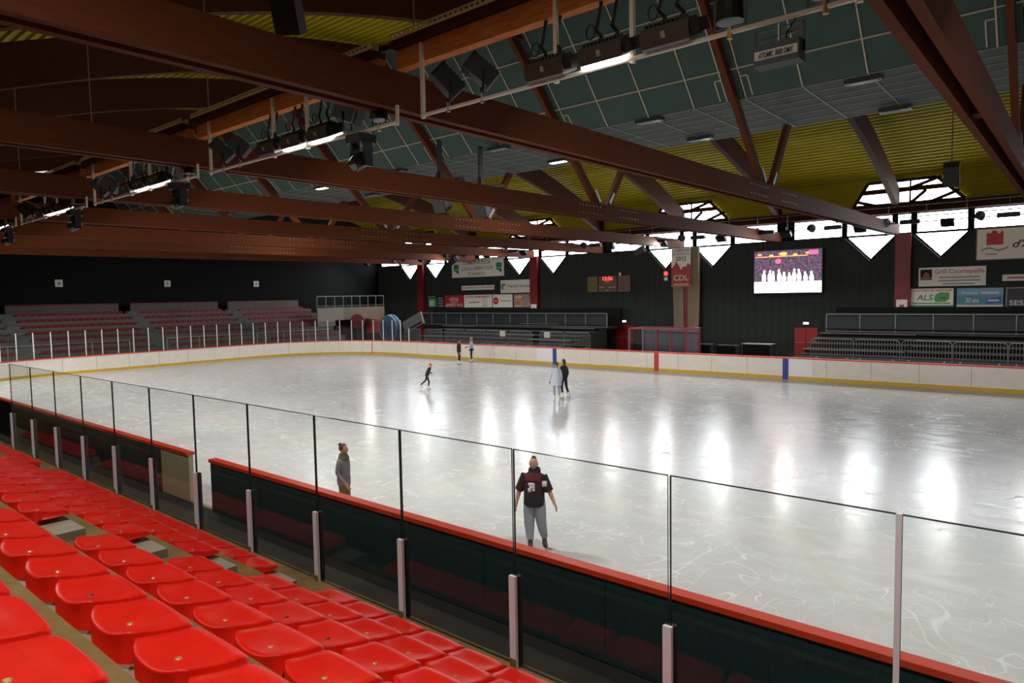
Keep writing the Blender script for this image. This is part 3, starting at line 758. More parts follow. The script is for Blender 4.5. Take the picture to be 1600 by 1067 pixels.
speaker(-5.35, 40.0, 10.3, 1.05, 'black loudspeaker hanging on a rod before the yellow roof', .1, 15.3)
# ---- luminaires under the grey ceiling band
for x, y, lit in ((-13.5, 24.7, 0), (-13.4, 29.1, 0), (-5.85, 25.0, 0), (-5.85, 29.8, 0), (-20.9, 28.7, 1), (-21.1, 24.3, 0), (-28.6, 24.7, 0), (-28.5, 28.9, 0), (-36, 25, 1), (-36.2, 29, 0), (-43.7, 25, 0), (-43.7, 29, 1), (-51.3, 27, 0)):
    t = thing('ceiling_luminaire', 'lit flat luminaire under the grey ceiling band' if lit else 'dark flat luminaire under the grey ceiling band', 'lamp', (x, y, FZ-.2), 'ceiling luminaires lit' if lit else 'ceiling luminaires unlit')
    MB().box(x-.55, x+.55, y-.2, y+.2, FZ-.16, FZ-.03).build('housing', 'black', t)
    MB().box(x-.45, x+.45, y-.14, y+.14, FZ-.175, FZ-.16).build('diffuser', 'lit' if lit else 'lens_off', t)
    if lit: area_lamp(t, (0, 0, .015), .9, .28, BAND_W)
# ---- unseen lamps added above the near stand to brighten seats and tie beams
for x in (-1.0, -5.6, -13.2, -20.8):
    t = thing('added_stand_lamp', 'long white luminaire added out of view over the near stand', 'lamp', (x, 1.6, 9.4), 'added luminaires over the near stand')
    MB().box(x-.6, x+.6, 1.45, 1.75, 9.40, 9.52).build('housing', 'white_paint', t); MB().box(x-.55, x+.55, 1.49, 1.71, 9.385, 9.40).build('diffuser', 'lit', t)
    for s_ in (-.4, .4): MB().tube([(x+s_, 1.6, 9.52), (x+s_, 1.6, 11.45)], .012, 5).build('hanger', 'black', t)
    area_lamp(t, (0, 0, -.03), 1.1, .22, STAND_W*(1 if x > -8 else .6))
# ---- far lighting rig before the windows
fr_ = thing('far_lighting_pipe', 'long dark lighting pipe hung before the strip windows', 'lighting rig', (-25, 47, 8.8))
for z in (8.72, 9.05): MB().tube([(XE+1, 47, z), (8, 47, z)], .035, 6).build('pipe', 'black', fr_)
for k in range(36):
    x = XE+2+k*2.0; MB().tube([(x, 47, 8.7), (x, 47, 9.8)], .02, 5).build('hanger', 'black', fr_)
MB().box(XE+1, 8, 47.4, 47.5, 9.75, 9.9).build('support_rail', 'wood_dark', fr_)
random.seed(11)
for k in range(44):
    x = -60+k*1.48+random.uniform(-.3, .3); kind = k % 3
    t = thing('pipe_lamp', ['small lit flood on the far lighting pipe', 'round black lamp on the far lighting pipe', 'long black batten lamp on the far lighting pipe'][kind], 'lamp', (x, 47, 8.8), ['far pipe floods', 'far pipe round lamps', 'far pipe batten lamps'][kind])
    if kind == 0:
        MB().obox((x, 46.95, 8.55), ((1, 0, 0), (0, .8, -.6), (0, .6, .8)), (.34, .24, .12)).build('housing', 'black', t)
        MB().obox((x, 46.89, 8.47), ((1, 0, 0), (0, .8, -.6), (0, .6, .8)), (.27, .19, .015)).build('lens', 'lit', t)
        lo = area_lamp(t, (0, -.13, -.355), .5, .34, FARL_W); lo.rotation_euler = (-.6435, 0, 0)
    elif kind == 1: MB().tube([(x-.15, 46.9, 8.85), (x+.1, 46.9, 8.78), (x+.2, 46.85, 8.75)], [.16, .24, .26], 9).build('housing', 'black', t)
    else: MB().box(x-.52, x+.52, 46.8, 47.1, 8.62, 8.88).build('housing', 'black', t)
    MB().tube([(x, 47, 8.7), (x, 47, 9.05)], .03, 5).build('clamp', 'black', t)
for x, y, z in ((-26.3, 46.5, 8.0), (-46.4, 46.5, 8.2), (-50.5, 47, 8.35)):
    t = thing('pipe_lamp', 'large black lamp drooping below the far lighting pipe', 'lamp', (x, y, z), 'drooping far pipe lamps')
    MB().obox((x, y, z), ((.9, 0, .43), (0, 1, 0), (-.43, 0, .9)), (.42, .2, .24)).build('housing', 'black', t); MB().tube([(x, y, z+.2), (x, y+.4, 8.75)], .03, 5).build('yoke', 'black', t)
# ================================================================== FAR WALL FITTINGS
SY = YW-.06
def sign(name, label, x0, x1, z0, z1, m_, cat='sign', y=None, depth=.03, frame=None):
    yy = SY if y is None else y
    t = thing(name, label, cat, ((x0+x1)/2, yy, z0))
    MB().box(x0, x1, yy-.03, yy+depth, z0, z1).build('panel', m_, t)
    if frame: MB().box(x0-.06, x1+.06, yy-.02, yy+depth, z0-.06, z0).box(x0-.06, x1+.06, yy-.02, yy+depth, z1, z1+.06).box(x0-.06, x0, yy-.02, yy+depth, z0, z1).box(x1, x1+.06, yy-.02, yy+depth, z0, z1).build('frame', frame, t)
    return t, yy-.034
def patch(t, y, x0, x1, z0, z1, m_, name='print'): MB().box(x0, x1, y-.004, y+.003, z0, z1).build(name, m_, t)
def disc(t, y, x, z, r, m_, name='print', n=20, ri=0):
    if ri: 
        mb = MB()
        for k in range(n):
            a, b = 2*math.pi*k/n, 2*math.pi*(k+1)/n
            mb.quad((x+r*math.cos(a), y-.004, z+r*math.sin(a)), (x+ri*math.cos(a), y-.004, z+ri*math.sin(a)), (x+ri*math.cos(b), y-.004, z+ri*math.sin(b)), (x+r*math.cos(b), y-.004, z+r*math.sin(b)))
        mb.build(name, m_, t)
    else: MB().poly([(x+r*math.cos(2*math.pi*k/n), y-.004, z+r*math.sin(2*math.pi*k/n)) for k in range(n)]).build(name, m_, t)
# town banner
t, y = sign('town_sign', 'cream sign with three lines of town lettering between green logos', -51.25, -44.08, 6.80, 8.62, 'white_sign', frame='beige')
text(t, 'COMMUNAUTE DE', -49.6, -45.85, 8.05, 8.42, y, 'ink_grey'); text(t, "L'AGGLOMERATION", -49.8, -45.5, 7.48, 7.86, y, 'ink_grey'); text(t, "D' ANNECY", -48.9, -46.5, 6.92, 7.30, y, 'ink_grey')
for x in (-51.0, -45.1):
    patch(t, y, x, x+.75, 7.62, 8.12, 'ink_green'); patch(t, y, x, x+.75, 7.42, 7.58, 'ink_green'); MB().poly([(x+.3, y-.004, 7.4), (x+.62, y-.004, 7.15), (x+.72, y-.004, 7.2), (x+.72, y-.004, 7.42)]).build('print', 'ink_navy', t)
t, y = sign('strip_sign', 'narrow cream strip sign with one line of small lettering', -49.92, -45.4, 5.46, 5.92, 'white_sign')
text(t, 'Les partenaires du CDL Hockey', -49.75, -45.55, 5.58, 5.82, y, 'ink_grey')
t, y = sign('services_sign', 'white sign with green crescent logo and dark lettering', -44.55, -40.68, 5.08, 6.34, 'white_sign')
text(t, "TransUp Services", -43.65, -40.85, 5.52, 5.90, y, 'ink_grey'); disc(t, y, -44.15, 5.72, .32, 'ink_lgreen'); disc(t, y-.004, -44.0, 5.62, .20, 'white_sign')
t, y = sign('advert_board', 'green and black advert board with pale text lines', -55.05, -52.55, 3.72, 5.0, 'ink_navy')
patch(t, y, -54.95, -53.75, 3.76, 4.70, 'ink_lgreen'); patch(t, y-.004, -54.75, -54.15, 3.88, 4.45, 'white_sign'); patch(t, y, -55.0, -53.9, 4.8, 4.92, 'ink_grey')
for k in range(4): patch(t, y, -53.5, -52.6-.1*(k % 2), 3.8+k*.27, 3.93+k*.27, 'ink_grey')
text(t, '3', -54.6, -54.3, 3.95, 4.38, y-.008, 'ink_green')
t, y = sign('advert_board', 'red advert board with white radio station lettering', -52.45, -49.72, 3.70, 4.98, 'sign_red')
text(t, 'ODS', -51.7, -50.4, 4.35, 4.72, y, 'ink_white'); text(t, 'ANNECY 101.2', -52.3, -49.85, 3.80, 4.10, y, 'ink_white'); patch(t, y, -51.5, -50.6, 4.19, 4.25, 'ink_white')
t, y = sign('advert_board', 'white advert board with red heading and round car maker emblem', -49.6, -45.72, 3.69, 4.97, 'white_sign')
text(t, 'TOYOTA SIVAM ANNECY', -49.4, -45.95, 4.65, 4.88, y, 'ink_red'); disc(t, y, -46.7, 4.28, .33, 'ink_grey', ri=.28); disc(t, y, -46.7, 4.32, .16, 'ink_grey', ri=.12); patch(t, y, -47.05, -46.35, 3.826, 3.894, 'ink_red'); patch(t, y, -48.9, -47.4, 4.148, 4.272, 'ink_grey')
t, y = sign('advert_board', 'white advert board with a red disc at its left end', -45.6, -43.05, 3.68, 4.96, 'white_sign')
disc(t, y, -45.2, 4.32, .36, 'ink_red'); patch(t, y-.006, -45.42, -44.98, 4.275, 4.365, 'ink_white'); patch(t, y, -44.6, -43.2, 4.28, 4.36, 'ink_grey')
t, y = sign('advert_board', 'orange red photo advert board with a pale figure', -42.85, -40.62, 3.67, 4.95, 'sign_photo')
MB().loft([(-41.2, y, 3.75, .28, .003), (-41.2, y, 4.3, .34, .003), (-41.2, y, 4.75, .2, .003)], 12).build('print', 'ink_grey', t); disc(t, y, -40.7, 4.72, .16, 'ink_white', ri=.11); patch(t, y, -42.7, -41.8, 4.6, 4.75, 'ink_white'); patch(t, y, -42.7, -41.9, 3.78, 3.88, 'ink_white'); patch(t, y, -40.95, -40.5, 3.9, 4.15, 'ink_white')
# right hand signs
t, y = sign('castle_sign', 'large pale sign with a red castle emblem and script lettering', -5.42, -.6, 6.48, 8.32, 'white_sign', frame='beige')
MB().poly([(x_, y-.004, z_) for x_, z_ in ((-4.95, 7.35), (-4.1, 7.35), (-4.1, 8.1), (-4.18, 8.22), (-4.26, 8.05), (-4.36, 8.02), (-4.42, 8.18), (-4.62, 8.25), (-4.72, 8.08), (-4.82, 8.05), (-4.88, 8.14), (-4.95, 8.0))]).build('print', 'ink_red', t)
wv = MB()
for k in range(14):
    a, b = k/14, (k+1)/14; f_ = lambda q: 7.12+.10*math.sin(q*7)-.12*(1-q)**3; xa, xb = -5.2+1.35*a, -5.2+1.35*b
    wv.quad((xa, y-.004, f_(a)-.05), (xb, y-.004, f_(b)-.05), (xb, y-.004, f_(b)+.05), (xa, y-.004, f_(a)+.05))
wv.build('print', 'ink_grey', t)
text(t, "d'Annecy", -3.65, -.9, 7.0, 7.6, y, 'ink_black', shear=.35); patch(t, y, -4.98, -4.4, 6.751, 6.829, 'ink_grey')
t, y = sign('grill_sign', 'pale pink sign with a dark food picture and restaurant lettering', -8.54, -4.92, 4.90, 6.10, 'white_sign')
text(t, 'Grill Courtepaille', -7.65, -5.0, 5.62, 5.96, y, 'ink_pink')
patch(t, y, -8.45, -7.80, 5.32, 5.98, 'bench_dark'); MB().poly([(-8.35, y-.008, 5.5), (-7.88, y-.008, 5.5), (-7.95, y-.008, 5.72), (-8.15, y-.008, 5.82)]).build('print', 'ink_orange', t); patch(t, y-.004, -8.42, -7.83, 5.38, 5.46, 'ink_grey')
patch(t, y, -7.4, -5.25, 5.411, 5.489, 'ink_grey'); patch(t, y, -7.45, -5.2, 5.201, 5.279, 'ink_grey'); patch(t, y, -7.2, -5.5, 4.991, 5.069, 'ink_grey')
t, y = sign('vehicle_hire_sign', 'white vehicle hire sign with green letters and green car blot', -9.02, -6.60, 3.52, 4.76, 'white_sign')
text(t, 'LOCATION DE VEHICULES', -8.9, -6.7, 4.56, 4.70, y, 'ink_red'); text(t, 'ALS', -8.65, -7.7, 4.0, 4.38, y, 'ink_green', shear=.2)
MB().loft([(-7.3, y, 3.9, .25, .003), (-7.25, y, 4.05, .42, .003), (-7.2, y, 4.35, .40, .003), (-7.1, y, 4.5, .25, .003)], 12).build('print', 'ink_lgreen', t); patch(t, y-.006, -7.35, -7.0, 4.1, 4.2, 'ink_orange'); patch(t, y, -9.02, -6.6, 3.53, 3.68, 'ink_green'); patch(t, y, -8.9, -6.75, 3.771, 3.849, 'ink_lgreen')
t, y = sign('anniversary_sign', 'blue green sign with white script and a tilted blue label', -6.42, -4.02, 3.52, 4.74, 'ink_teal')
patch(t, y, -6.42, -4.02, 4.3, 4.74, 'ink_sky'); text(t, 'Annecy', -6.2, -5.3, 4.33, 4.55, y-.006, 'ink_white'); patch(t, y-.006, -5.15, -4.25, 4.39, 4.50, 'ink_white'); text(t, '30 ans', -5.95, -5.25, 3.83, 4.13, y, 'ink_white'); patch(t, y, -6.42, -4.02, 3.52, 3.70, 'ink_white')
MB().poly([(-4.88, y-.006, 3.70), (-4.12, y-.006, 3.86), (-4.16, y-.006, 4.20), (-4.92, y-.006, 4.05)]).build('print', 'ink_blue', t); patch(t, y-.010, -4.8, -4.22, 3.910, 4.010, 'ink_white')
t, y = sign('navy_sign', 'dark navy sign with white capitals in a pale frame', -3.84, -1.6, 3.54, 4.68, 'ink_navy', frame='ink_grey')
text(t, 'SESAC', -3.72, -2.35, 3.66, 3.96, y, 'ink_white')
t, y = sign('strip_sign', 'short white strip sign with small red lettering', -4.1, -1.5, 5.13, 5.52, 'white_sign'); patch(t, y, -3.85, -1.9, 5.274, 5.386, 'ink_pink')
for x, zz, l in ((-9.41, 3.45, 'small white plate with red mark on the column by the vehicle sign'), (-40.1, 3.35, 'small white plate with number on the column by the photo advert')):
    t, y = sign('column_plate', l, x-.32, x+.32, zz-.05, zz+.62, 'white_sign', y=YW-.48, depth=.03); text(t, 'M' if x > -20 else '1', x-.12, x+.12, zz+.1, zz+.32, y, 'ink_red' if x > -20 else 'ink_grey')
# video screen
sx0, sx1, sz0, sz1 = -19.22, -14.45, 4.66, 7.72
t = thing('video_screen', 'large bright video screen showing skaters on a white floor', 'screen', ((sx0+sx1)/2, YW-.3, sz0))
MB().box(sx0-.06, sx1+.06, YW-.30, YW, sz0-.06, sz1+.06).build('casing', 'black', t)
MB().quad((sx0, YW-.305, sz0), (sx1, YW-.305, sz0), (sx1, YW-.305, sz1), (sx0, YW-.305, sz1)).build('picture', 'screen_picture', t)
MB().quad((sx0, YW-.309, sz0), (sx1, YW-.309, sz0), (sx1, YW-.309, sz0+.80), (sx0, YW-.309, sz0+.80)).build('picture', 'screen_white', t)
random.seed(5)
for k in range(10):
    x = sx0+.70+k*.37+random.uniform(-.08, .08); h = random.uniform(.62, .95)
    MB().ball((x, YW-.31, sz0+.78+h*.35), (.15, .003, h*.45)).ball((x+random.uniform(-.04, .04), YW-.31, sz0+.80+h*.88), (.075, .003, .10)).build('picture', 'screen_white', t)
for k in range(5): MB().ball((sx0+.4+k*.85, YW-.31, sz1-.25-.08*(k % 2)), (.30 if k == 2 else .16, .003, .13 if k == 2 else .07)).build('picture', 'screen_orange', t)
MB().box(sx0+.1, sx1-.95, YW-.312, YW-.308, sz1-.45, sz1-.40).build('picture', 'screen_orange', t)
MB().box(sx1-.85, sx1-.25, YW-.312, YW-.308, sz1-.38, sz1-.08).build('picture', 'screen_red', t); MB().ball((sx0+1.75, YW-.31, sz1-.78), (.22, .003, .17)).build('picture', 'screen_red', t)
# scoreboard
t = thing('scoreboard', 'three part brown scoreboard with red digital clock', 'scoreboard', (-32, YW-.2, 4.98))
for a, b, m_ in ((-34.2, -33.15, 'score_a'), (-33.05, -31.2, 'score_b'), (-31.1, -29.85, 'score_c')): MB().box(a, b, YW-.2, YW-.03, 4.98, 6.36).build('panel', m_, t)
text(t, '12:36', -32.6, -31.62, 5.98, 6.30, YW-.204, 'led_red')
for a, b, z in ((-33.0, -32.45, 5.32), (-32.0, -31.25, 5.32), (-32.3, -32.0, 5.05), (-34.0, -33.4, 6.1), (-30.8, -30.1, 6.15), (-32.4, -31.9, 5.8)): MB().box(a, b, YW-.206, YW-.2, z, z+.12).build('label_strip', 'score_a' if z > 6 else 'ink_grey', t)
MB().box(-31.0, -30.8, YW-.18, YW-.1, 6.36, 6.6).build('horn', 'white_sign', t)
# signal lamp
t = thing('signal_lamp', 'small signal lamp with red light above a green one', 'lamp', (-26.6, YW-.1, 6)); MB().box(-26.85, -26.3, YW-.12, YW, 5.72, 6.62).build('housing', 'black', t)
MB().tube([(-26.58, YW-.12, 6.38), (-26.58, YW-.15, 6.38)], .17, 12).build('red_lens', 'led_red', t); MB().tube([(-26.58, YW-.12, 5.95), (-26.58, YW-.15, 5.95)], .15, 12).build('green_lens', 'led_green', t)
# champion banner and curtain
t = thing('champion_banner', 'white and red hanging banner dated 2012 before the curtain', 'banner', (-24.9, YW-.7, 5.3))
MB().box(-25.78, -24.12, YW-.72, YW-.70, 5.30, 8.35).build('cloth', 'white_sign', t); yb_ = YW-.722
MB().poly([(x_, yb_-.002, z_) for x_, z_ in ((-25.78, 5.32), (-24.12, 5.32), (-24.12, 6.9), (-24.35, 7.15), (-24.5, 6.85), (-24.75, 6.85), (-24.95, 6.6), (-25.1, 6.9), (-25.35, 7.3), (-25.55, 6.95), (-25.78, 6.75))]).build('print', 'sign_red', t)
text(t, 'CHAMPIONNE', -25.65, -24.25, 8.05, 8.22, yb_-.006, 'ink_grey'); text(t, 'DE FRANCE D2', -25.65, -24.25, 7.78, 7.94, yb_-.006, 'ink_grey'); text(t, '2012', -25.4, -24.5, 7.32, 7.66, yb_-.008, 'ink_black'); text(t, 'CDL', -25.6, -24.3, 5.75, 6.22, yb_-.008, 'ink_white'); patch(t, yb_-.008, -25.6, -24.3, 5.426, 5.494, 'ink_white')
t = thing('cream_curtain', 'cream pleated curtain drawn around a red column', 'curtain', (-24.6, YW-.6, 0))
for a, b in ((-25.75, -24.85), (-24.45, -23.45)):
    mb = MB(); N = 26
    for k in range(N):
        u0, u1 = k/N, (k+1)/N
        def cp(u, z):
            tap = 1-.12*max(0, (5.5-z)/5.5); xm = -24.62; x = xm+(a+(b-a)*u-xm)*tap; return (x, YW-.55+.05*math.sin(u*40), z)
        for z0_, z1_ in ((0.0, 3), (3, 5.5), (5.5, 8.4)): mb.quad(cp(u0, z0_), cp(u1, z0_), cp(u1, z1_), cp(u0, z1_))
    mb.build('drape', 'cream', t, smooth=True)
# doors
for k, (xa, xb) in enumerate(((-31.4, -29.7), (-16.35, -14.75))):
    d = thing('door_%d' % (k+1), 'red double fire door in the far wall', 'door', ((xa+xb)/2, YW, 0), kind='structure')
    for a, b in ((xa, (xa+xb)/2-.01), ((xa+xb)/2+.01, xb)):
        lf = MB().box(a, b, YW-.06, YW, 0, 2.1).build('door_leaf', 'door_red', d); MB().box(a+.1, b-.1, YW-.10, YW-.07, 1.0, 1.06).build('push_bar', 'alu_dull', lf)
    e = thing('exit_light', 'small glowing exit light above red door by the %s' % ('scoreboard' if k == 0 else 'right stand'), 'lamp', ((xa+xb)/2, YW-.1, 2.35)); MB().box((xa+xb)/2-.2, (xa+xb)/2+.2, YW-.1, YW, 2.34, 2.52).build('housing', 'white_sign', e); MB().box((xa+xb)/2-.17, (xa+xb)/2+.17, YW-.115, YW-.1, 2.37, 2.5).build('diffuser', 'exit_light', e)
# ================================================================== FAR STANDS
def far_stand(x0, x1, label, xt=None):
    t = thing('far_stand', label, 'stand', ((x0+x1)/2, 45, 0)); xr, x0 = x0, (xt or x0)
    MB().box(x0, x1, 40.3, 42.2, 0, .95).build('front_deck', 'wall_dark', t)
    for k in range(5):
        y = 42.2+k*1.1; z = 1.05+.26*k
        MB().box(x0, x1, y, y+1.12, 0, z-.05).build('tier', 'bench_dark', t)
        n = 4; L = (x1-x0)/n
        for j in range(n): MB().box(x0+j*L+.1, x0+(j+1)*L-.1, y+.25, y+.6, z+.18, z+.24).build('bench_plank', 'bench_pink' if (k+j) % 3 == 0 else 'bench_dark', t)
    x0 = xr
    MB().box(x0, x1, 47.7, 50.2, 1.9, 2.06).build('top_platform', 'bench_dark', t)
    n = int(round((x1-x0)/2.07)); L = (x1-x0)/n
    for j in range(n+1): MB().box(x0+j*L-.035, x0+j*L+.035, 47.75, 47.82, 2.06, 3.22).build('rail_post', 'steel_rail', t)
    MB().box(x0, x1, 47.75, 47.82, 3.17, 3.24).build('rail', 'steel_rail', t); MB().box(x0, x1, 47.76, 47.80, 2.08, 2.12).build('rail', 'steel_rail', t)
    for j in range(n): MB().box(x0+j*L+.06, x0+(j+1)*L-.06, 47.80, 47.83, 2.15, 3.10).build('rail_panel', 'rail_panel', t)
    MB().box(x0, x1, 49.9, 50.2, 2.06, 3.6).build('rear_fence', 'wall_dark', t)
far_stand(-52.9, -30.1, 'dark bleacher with pale railing under the town sign', -47.4); far_stand(-13.2, 9.0, 'dark bleacher with pale railing beneath the castle sign')
bar_n = 15
bm = MB(); w2 = 1.12
bm.tube([(-w2, 0, 0), (-w2, 0, .95), (-w2+.12, 0, 1.08), (w2-.12, 0, 1.08), (w2, 0, .95), (w2, 0, 0)], .022, 6)
bm.tube([(-w2, 0, .15), (w2, 0, .15)], .016, 5)
B_FR = lib(bm, 'frame', 'steel_rail'); B_BAR = lib(MB().box(-.011, .011, -.011, .011, .15, 1.08), 'bar', 'steel_rail'); B_FT = lib(MB().box(-.03, .03, -.25, .25, 0, .03), 'foot', 'steel_rail')
def barrier(x, y, z, label, group):
    t = thing('crowd_barrier', label, 'barrier', (x, y, z), group); inst(B_FR, 'frame', (x, y, z), t)
    for k in range(bar_n): inst(B_BAR, 'bar', (x-w2+2*w2*(k+1)/(bar_n+1), y, z), t)
    for s_ in (-.8, .8): inst(B_FT, 'foot', (x+s_, y, z), t)
    return t
for x in (-46.1, -43.4, -40.8, -38.4, -36.0, -33.6, -30.6, -28.3): 
    t = barrier(x, 40.9, .95, 'grey crowd barrier standing before the left bleacher', 'crowd barriers before the left bleacher')
for x in (-11.0, -8.75, -6.4, -4.1, -1.8, .5): barrier(x, 40.9, .95, 'grey crowd barrier standing before the right bleacher', 'crowd barriers before the right bleacher')
for x, l in ((-35.4, 'white paper notice on the barrier nearest the two standing skaters'), (-31.0, 'white paper notice on the barrier beside the blue line mark')):
    tag(MB().box(x-.27, x+.27, 40.84, 40.86, 1.60, 2.03).build('paper_notice', 'white_paint', base=(x, 40.85, 1.6)), l, 'notice')
# penalty box
t = thing('penalty_box', 'glazed box with purple panels and red posts behind the boards', 'box', (-21.5, 41, 0))
for k in range(5):
    x = -23.6+k*1.02; MB().box(x-.05, x+.05, 40.2, 40.3, 0, 2.45).build('post', 'box_red' if k in (2, 3, 4) else 'box_purple', t)
    MB().box(x-.05, x+.05, 42.2, 42.3, 0, 2.45).build('post', 'box_red', t)
    if k < 4: MB().box(x+.06, x+.96, 40.23, 40.26, .9, 2.38).build('pane', 'glass_far', t); MB().box(x+.06, x+.96, 40.2, 40.28, 0, .9).build('panel', 'box_purple', t); MB().box(x+.06, x+.96, 42.23, 42.27, 0, 2.38).build('panel', 'box_purple', t)
MB().box(-23.65, -19.45, 40.18, 40.32, 2.40, 2.48).box(-23.65, -19.45, 42.2, 42.32, 2.40, 2.48).box(-19.55, -19.45, 40.3, 42.2, 2.4, 2.48).box(-23.65, -23.55, 40.3, 42.2, 2.4, 2.48).build('top_rail', 'box_red', t)
# tables behind the boards
for x, w, z, m_, l in ((-20.0, 1.3, 1.28, 'bench_dark', 'dark table with reddish edge beside the penalty box'), (-18.3, 1.5, 1.25, 'bench_dark', 'dark table with reddish edge below the video screen'), (-16.1, 1.9, 1.45, 'alu_dull', 'tall table with pale edge near the red door')):
    y = 44 if w < 1.8 else 43.5
    t = thing('side_table', l, 'table', (x, y, 0)); MB().box(x-w/2, x+w/2, y-.4, y+.4, z-.05, z).build('table_top', m_, t)
    for sx in (-1, 1):
        for sy in (-1, 1): MB().box(x+sx*(w/2-.06)-.025, x+sx*(w/2-.06)+.025, y+sy*.35-.025, y+sy*.35+.025, 0, z-.05).build('leg', 'black', t)
    MB().box(x-w/2+.05, x+w/2-.05, y-.33, y-.31, .3, z-.08).build('front_panel', 'wall_dark', t)
# ================================================================== LEFT END: stand, podium, stored things
es = thing('end_stand', 'grey concrete end stand with three blocks of red seat rows', 'stand', (-58, 25, 0))
NR = 7; EY0, EY1 = 2.0, 40.3
def erow(k): return (-55.6-.93*k, 1.45+.43*k)
for k in range(NR):
    x, z = erow(k); MB().box(XE, x+.55, EY0, EY1, 0 if k == 0 else z-.55, z-.16).build('terrace_step', 'concrete', es)
GAPS = [(14.1, 14.9), (22.9, 23.75), (31.5, 32.4)]
for a, b in ((14.95, 22.85), (23.8, 31.45), (32.45, 40.0), (5.0, 14.0)):
    MB().box(-62.6, -62.45, a, b, erow(6)[1]-.16, erow(6)[1]+.62).build('back_wall', 'concrete', es); MB().box(-62.62, -62.42, a, b, erow(6)[1]+.62, erow(6)[1]+.72).build('back_rail', 'seat_far', es)
for g in GAPS:
    st = MB()
    for k in range(NR):
        x, z = erow(k); st.box(x-.05, x+.55, g[0], g[1], z-.16, z+.05)
    st.build('stair', 'concrete', es)
ESEAT = MB(); ESEAT.box(-.18, .18, -.21, .21, -.08, 0).box(-.2, -.15, -.21, .21, -.08, .14)
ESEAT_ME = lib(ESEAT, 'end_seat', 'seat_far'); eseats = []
for k in range(NR):
    x, z = erow(k); y = 5.0
    while y < 39.9:
        if not any(a-.2 < y < b+.2 for a, b in GAPS): eseats.append((math.hypot(x, y), x, y, z, k))
        y += .5
eseats.sort()
vis = [e for e in eseats if e[2] > 11.5+.55*0]
keep = set(id(e) for e in sorted(vis, key=lambda e: e[0])[:200]); rest = MB()
rown = ['lowest', 'second', 'third', 'fourth', 'fifth', 'sixth', 'highest']
for e in eseats:
    _, x, y, z, k = e
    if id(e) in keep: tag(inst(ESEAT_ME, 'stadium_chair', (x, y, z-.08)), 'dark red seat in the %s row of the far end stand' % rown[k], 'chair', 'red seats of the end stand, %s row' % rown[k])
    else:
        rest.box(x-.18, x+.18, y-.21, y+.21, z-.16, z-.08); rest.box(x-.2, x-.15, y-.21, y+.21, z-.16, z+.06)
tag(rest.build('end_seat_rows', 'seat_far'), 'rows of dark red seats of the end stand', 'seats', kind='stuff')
# handrail in front of the end stand
hr = thing('end_handrail', 'pale steel handrail before the end stand', 'handrail', (-54.3, 22, 0))
for y0_, y1_ in ((8, 20.5), (23.2, 38)):
    MB().tube([(-54.3, y0_, 2.0), (-54.3, y1_, 2.0)], .035, 6).build('rail', 'alu', hr)
    for k in range(int((y1_-y0_)/2.5)+1): MB().tube([(-54.3, y0_+k*2.5, 0), (-54.3, y0_+k*2.5, 2.0)], .03, 6).build('rail_post', 'alu', hr)
for y, l in ((18.9, 'small white wall plate above the block near the left edge'), (27.4, 'small white wall plate above the middle seat block'), (36.0, 'small white wall plate above the block next to the podium')):
    t = thing('wall_plate', 'small white numbered plate on the dark end wall', 'plate', (XE+.02, y, 6.2), 'numbered plates on the end wall'); MB().box(XE, XE+.03, y-.27, y+.27, 6.15, 6.72).build('panel', 'white_sign', t); MB().box(XE+.03, XE+.035, y-.1, y+.1, 6.3, 6.55).build('number_mark', 'ink_grey', t)
po = thing('podium', 'beige walled platform with grey railing in the building corner', 'platform', (-60, 42, 0))
MB().box(XE, -57.0, 40.6, 46.8, 0, 2.6).build('base', 'wall_dark', po)
MB().box(XE, -57.0, 40.6, 46.8, 2.6, 2.7).build('deck', 'concrete', po)
MB().box(-57.15, -57.0, 38.6, 41.6, 2.16, 3.95).build('parapet', 'beige_light', po); MB().box(-57.15, -57.0, 41.62, 46.8, 1.9, 3.95).build('parapet', 'beige', po)
for k in range(9):
    y = 38.6+k*1.02; MB().box(-57.1, -57.05, y-.025, y+.025, 3.9, 5.08).build('rail_post', 'steel_rail', po)
MB().box(-57.11, -57.04, 38.6, 46.8, 5.03, 5.1).build('rail', 'steel_rail', po); MB().box(-57.1, -57.05, 38.6, 46.8, 4.1, 4.14).build('rail', 'steel_rail', po)
# stored inflatable, tilted board and barrels
t = thing('inflatable_disc', 'blue inflatable disc leaning behind the corner glass', 'inflatable', (-52.6, 44.0, 0))
MB().ball((-52.6, 44.0, 1.75), (1.45, .5, 1.45), 18, 10).build('body', 'tarp_blue', t, smooth=True); MB().tube([(-52.6+1.3*math.cos(a), 43.6, 1.75+1.3*math.sin(a)) for a in [2*math.pi*k/20 for k in range(21)]], .09, 6, cap=False).build('rim', 'ink_sky', t); MB().box(-53.4, -51.8, 43.7, 44.3, 0, .5).build('stand', 'bench_dark', t)
t = thing('tilted_board', 'grey printed board tilted beside the blue inflatable', 'board', (-49.6, 44.2, 0))
MB().obox((-49.6, 44.2, 2.4), ((.88, 0, .35), (0, 1, 0), (-.35, 0, .88)), (1.5, .08, .62)).build('panel', 'tarp_grey', t)
MB().obox((-49.9, 44.1, 2.55), ((.88, 0, .35), (0, 1, 0), (-.35, 0, .88)), (.9, .03, .12)).build('print', 'ink_grey', t); MB().obox((-49.3, 44.1, 2.1), ((.88, 0, .35), (0, 1, 0), (-.35, 0, .88)), (1.1, .03, .08)).build('print', 'ink_navy', t)
MB().box(-49.7, -49.5, 44.3, 44.5, 0, 2.2).build('support', 'black', t)
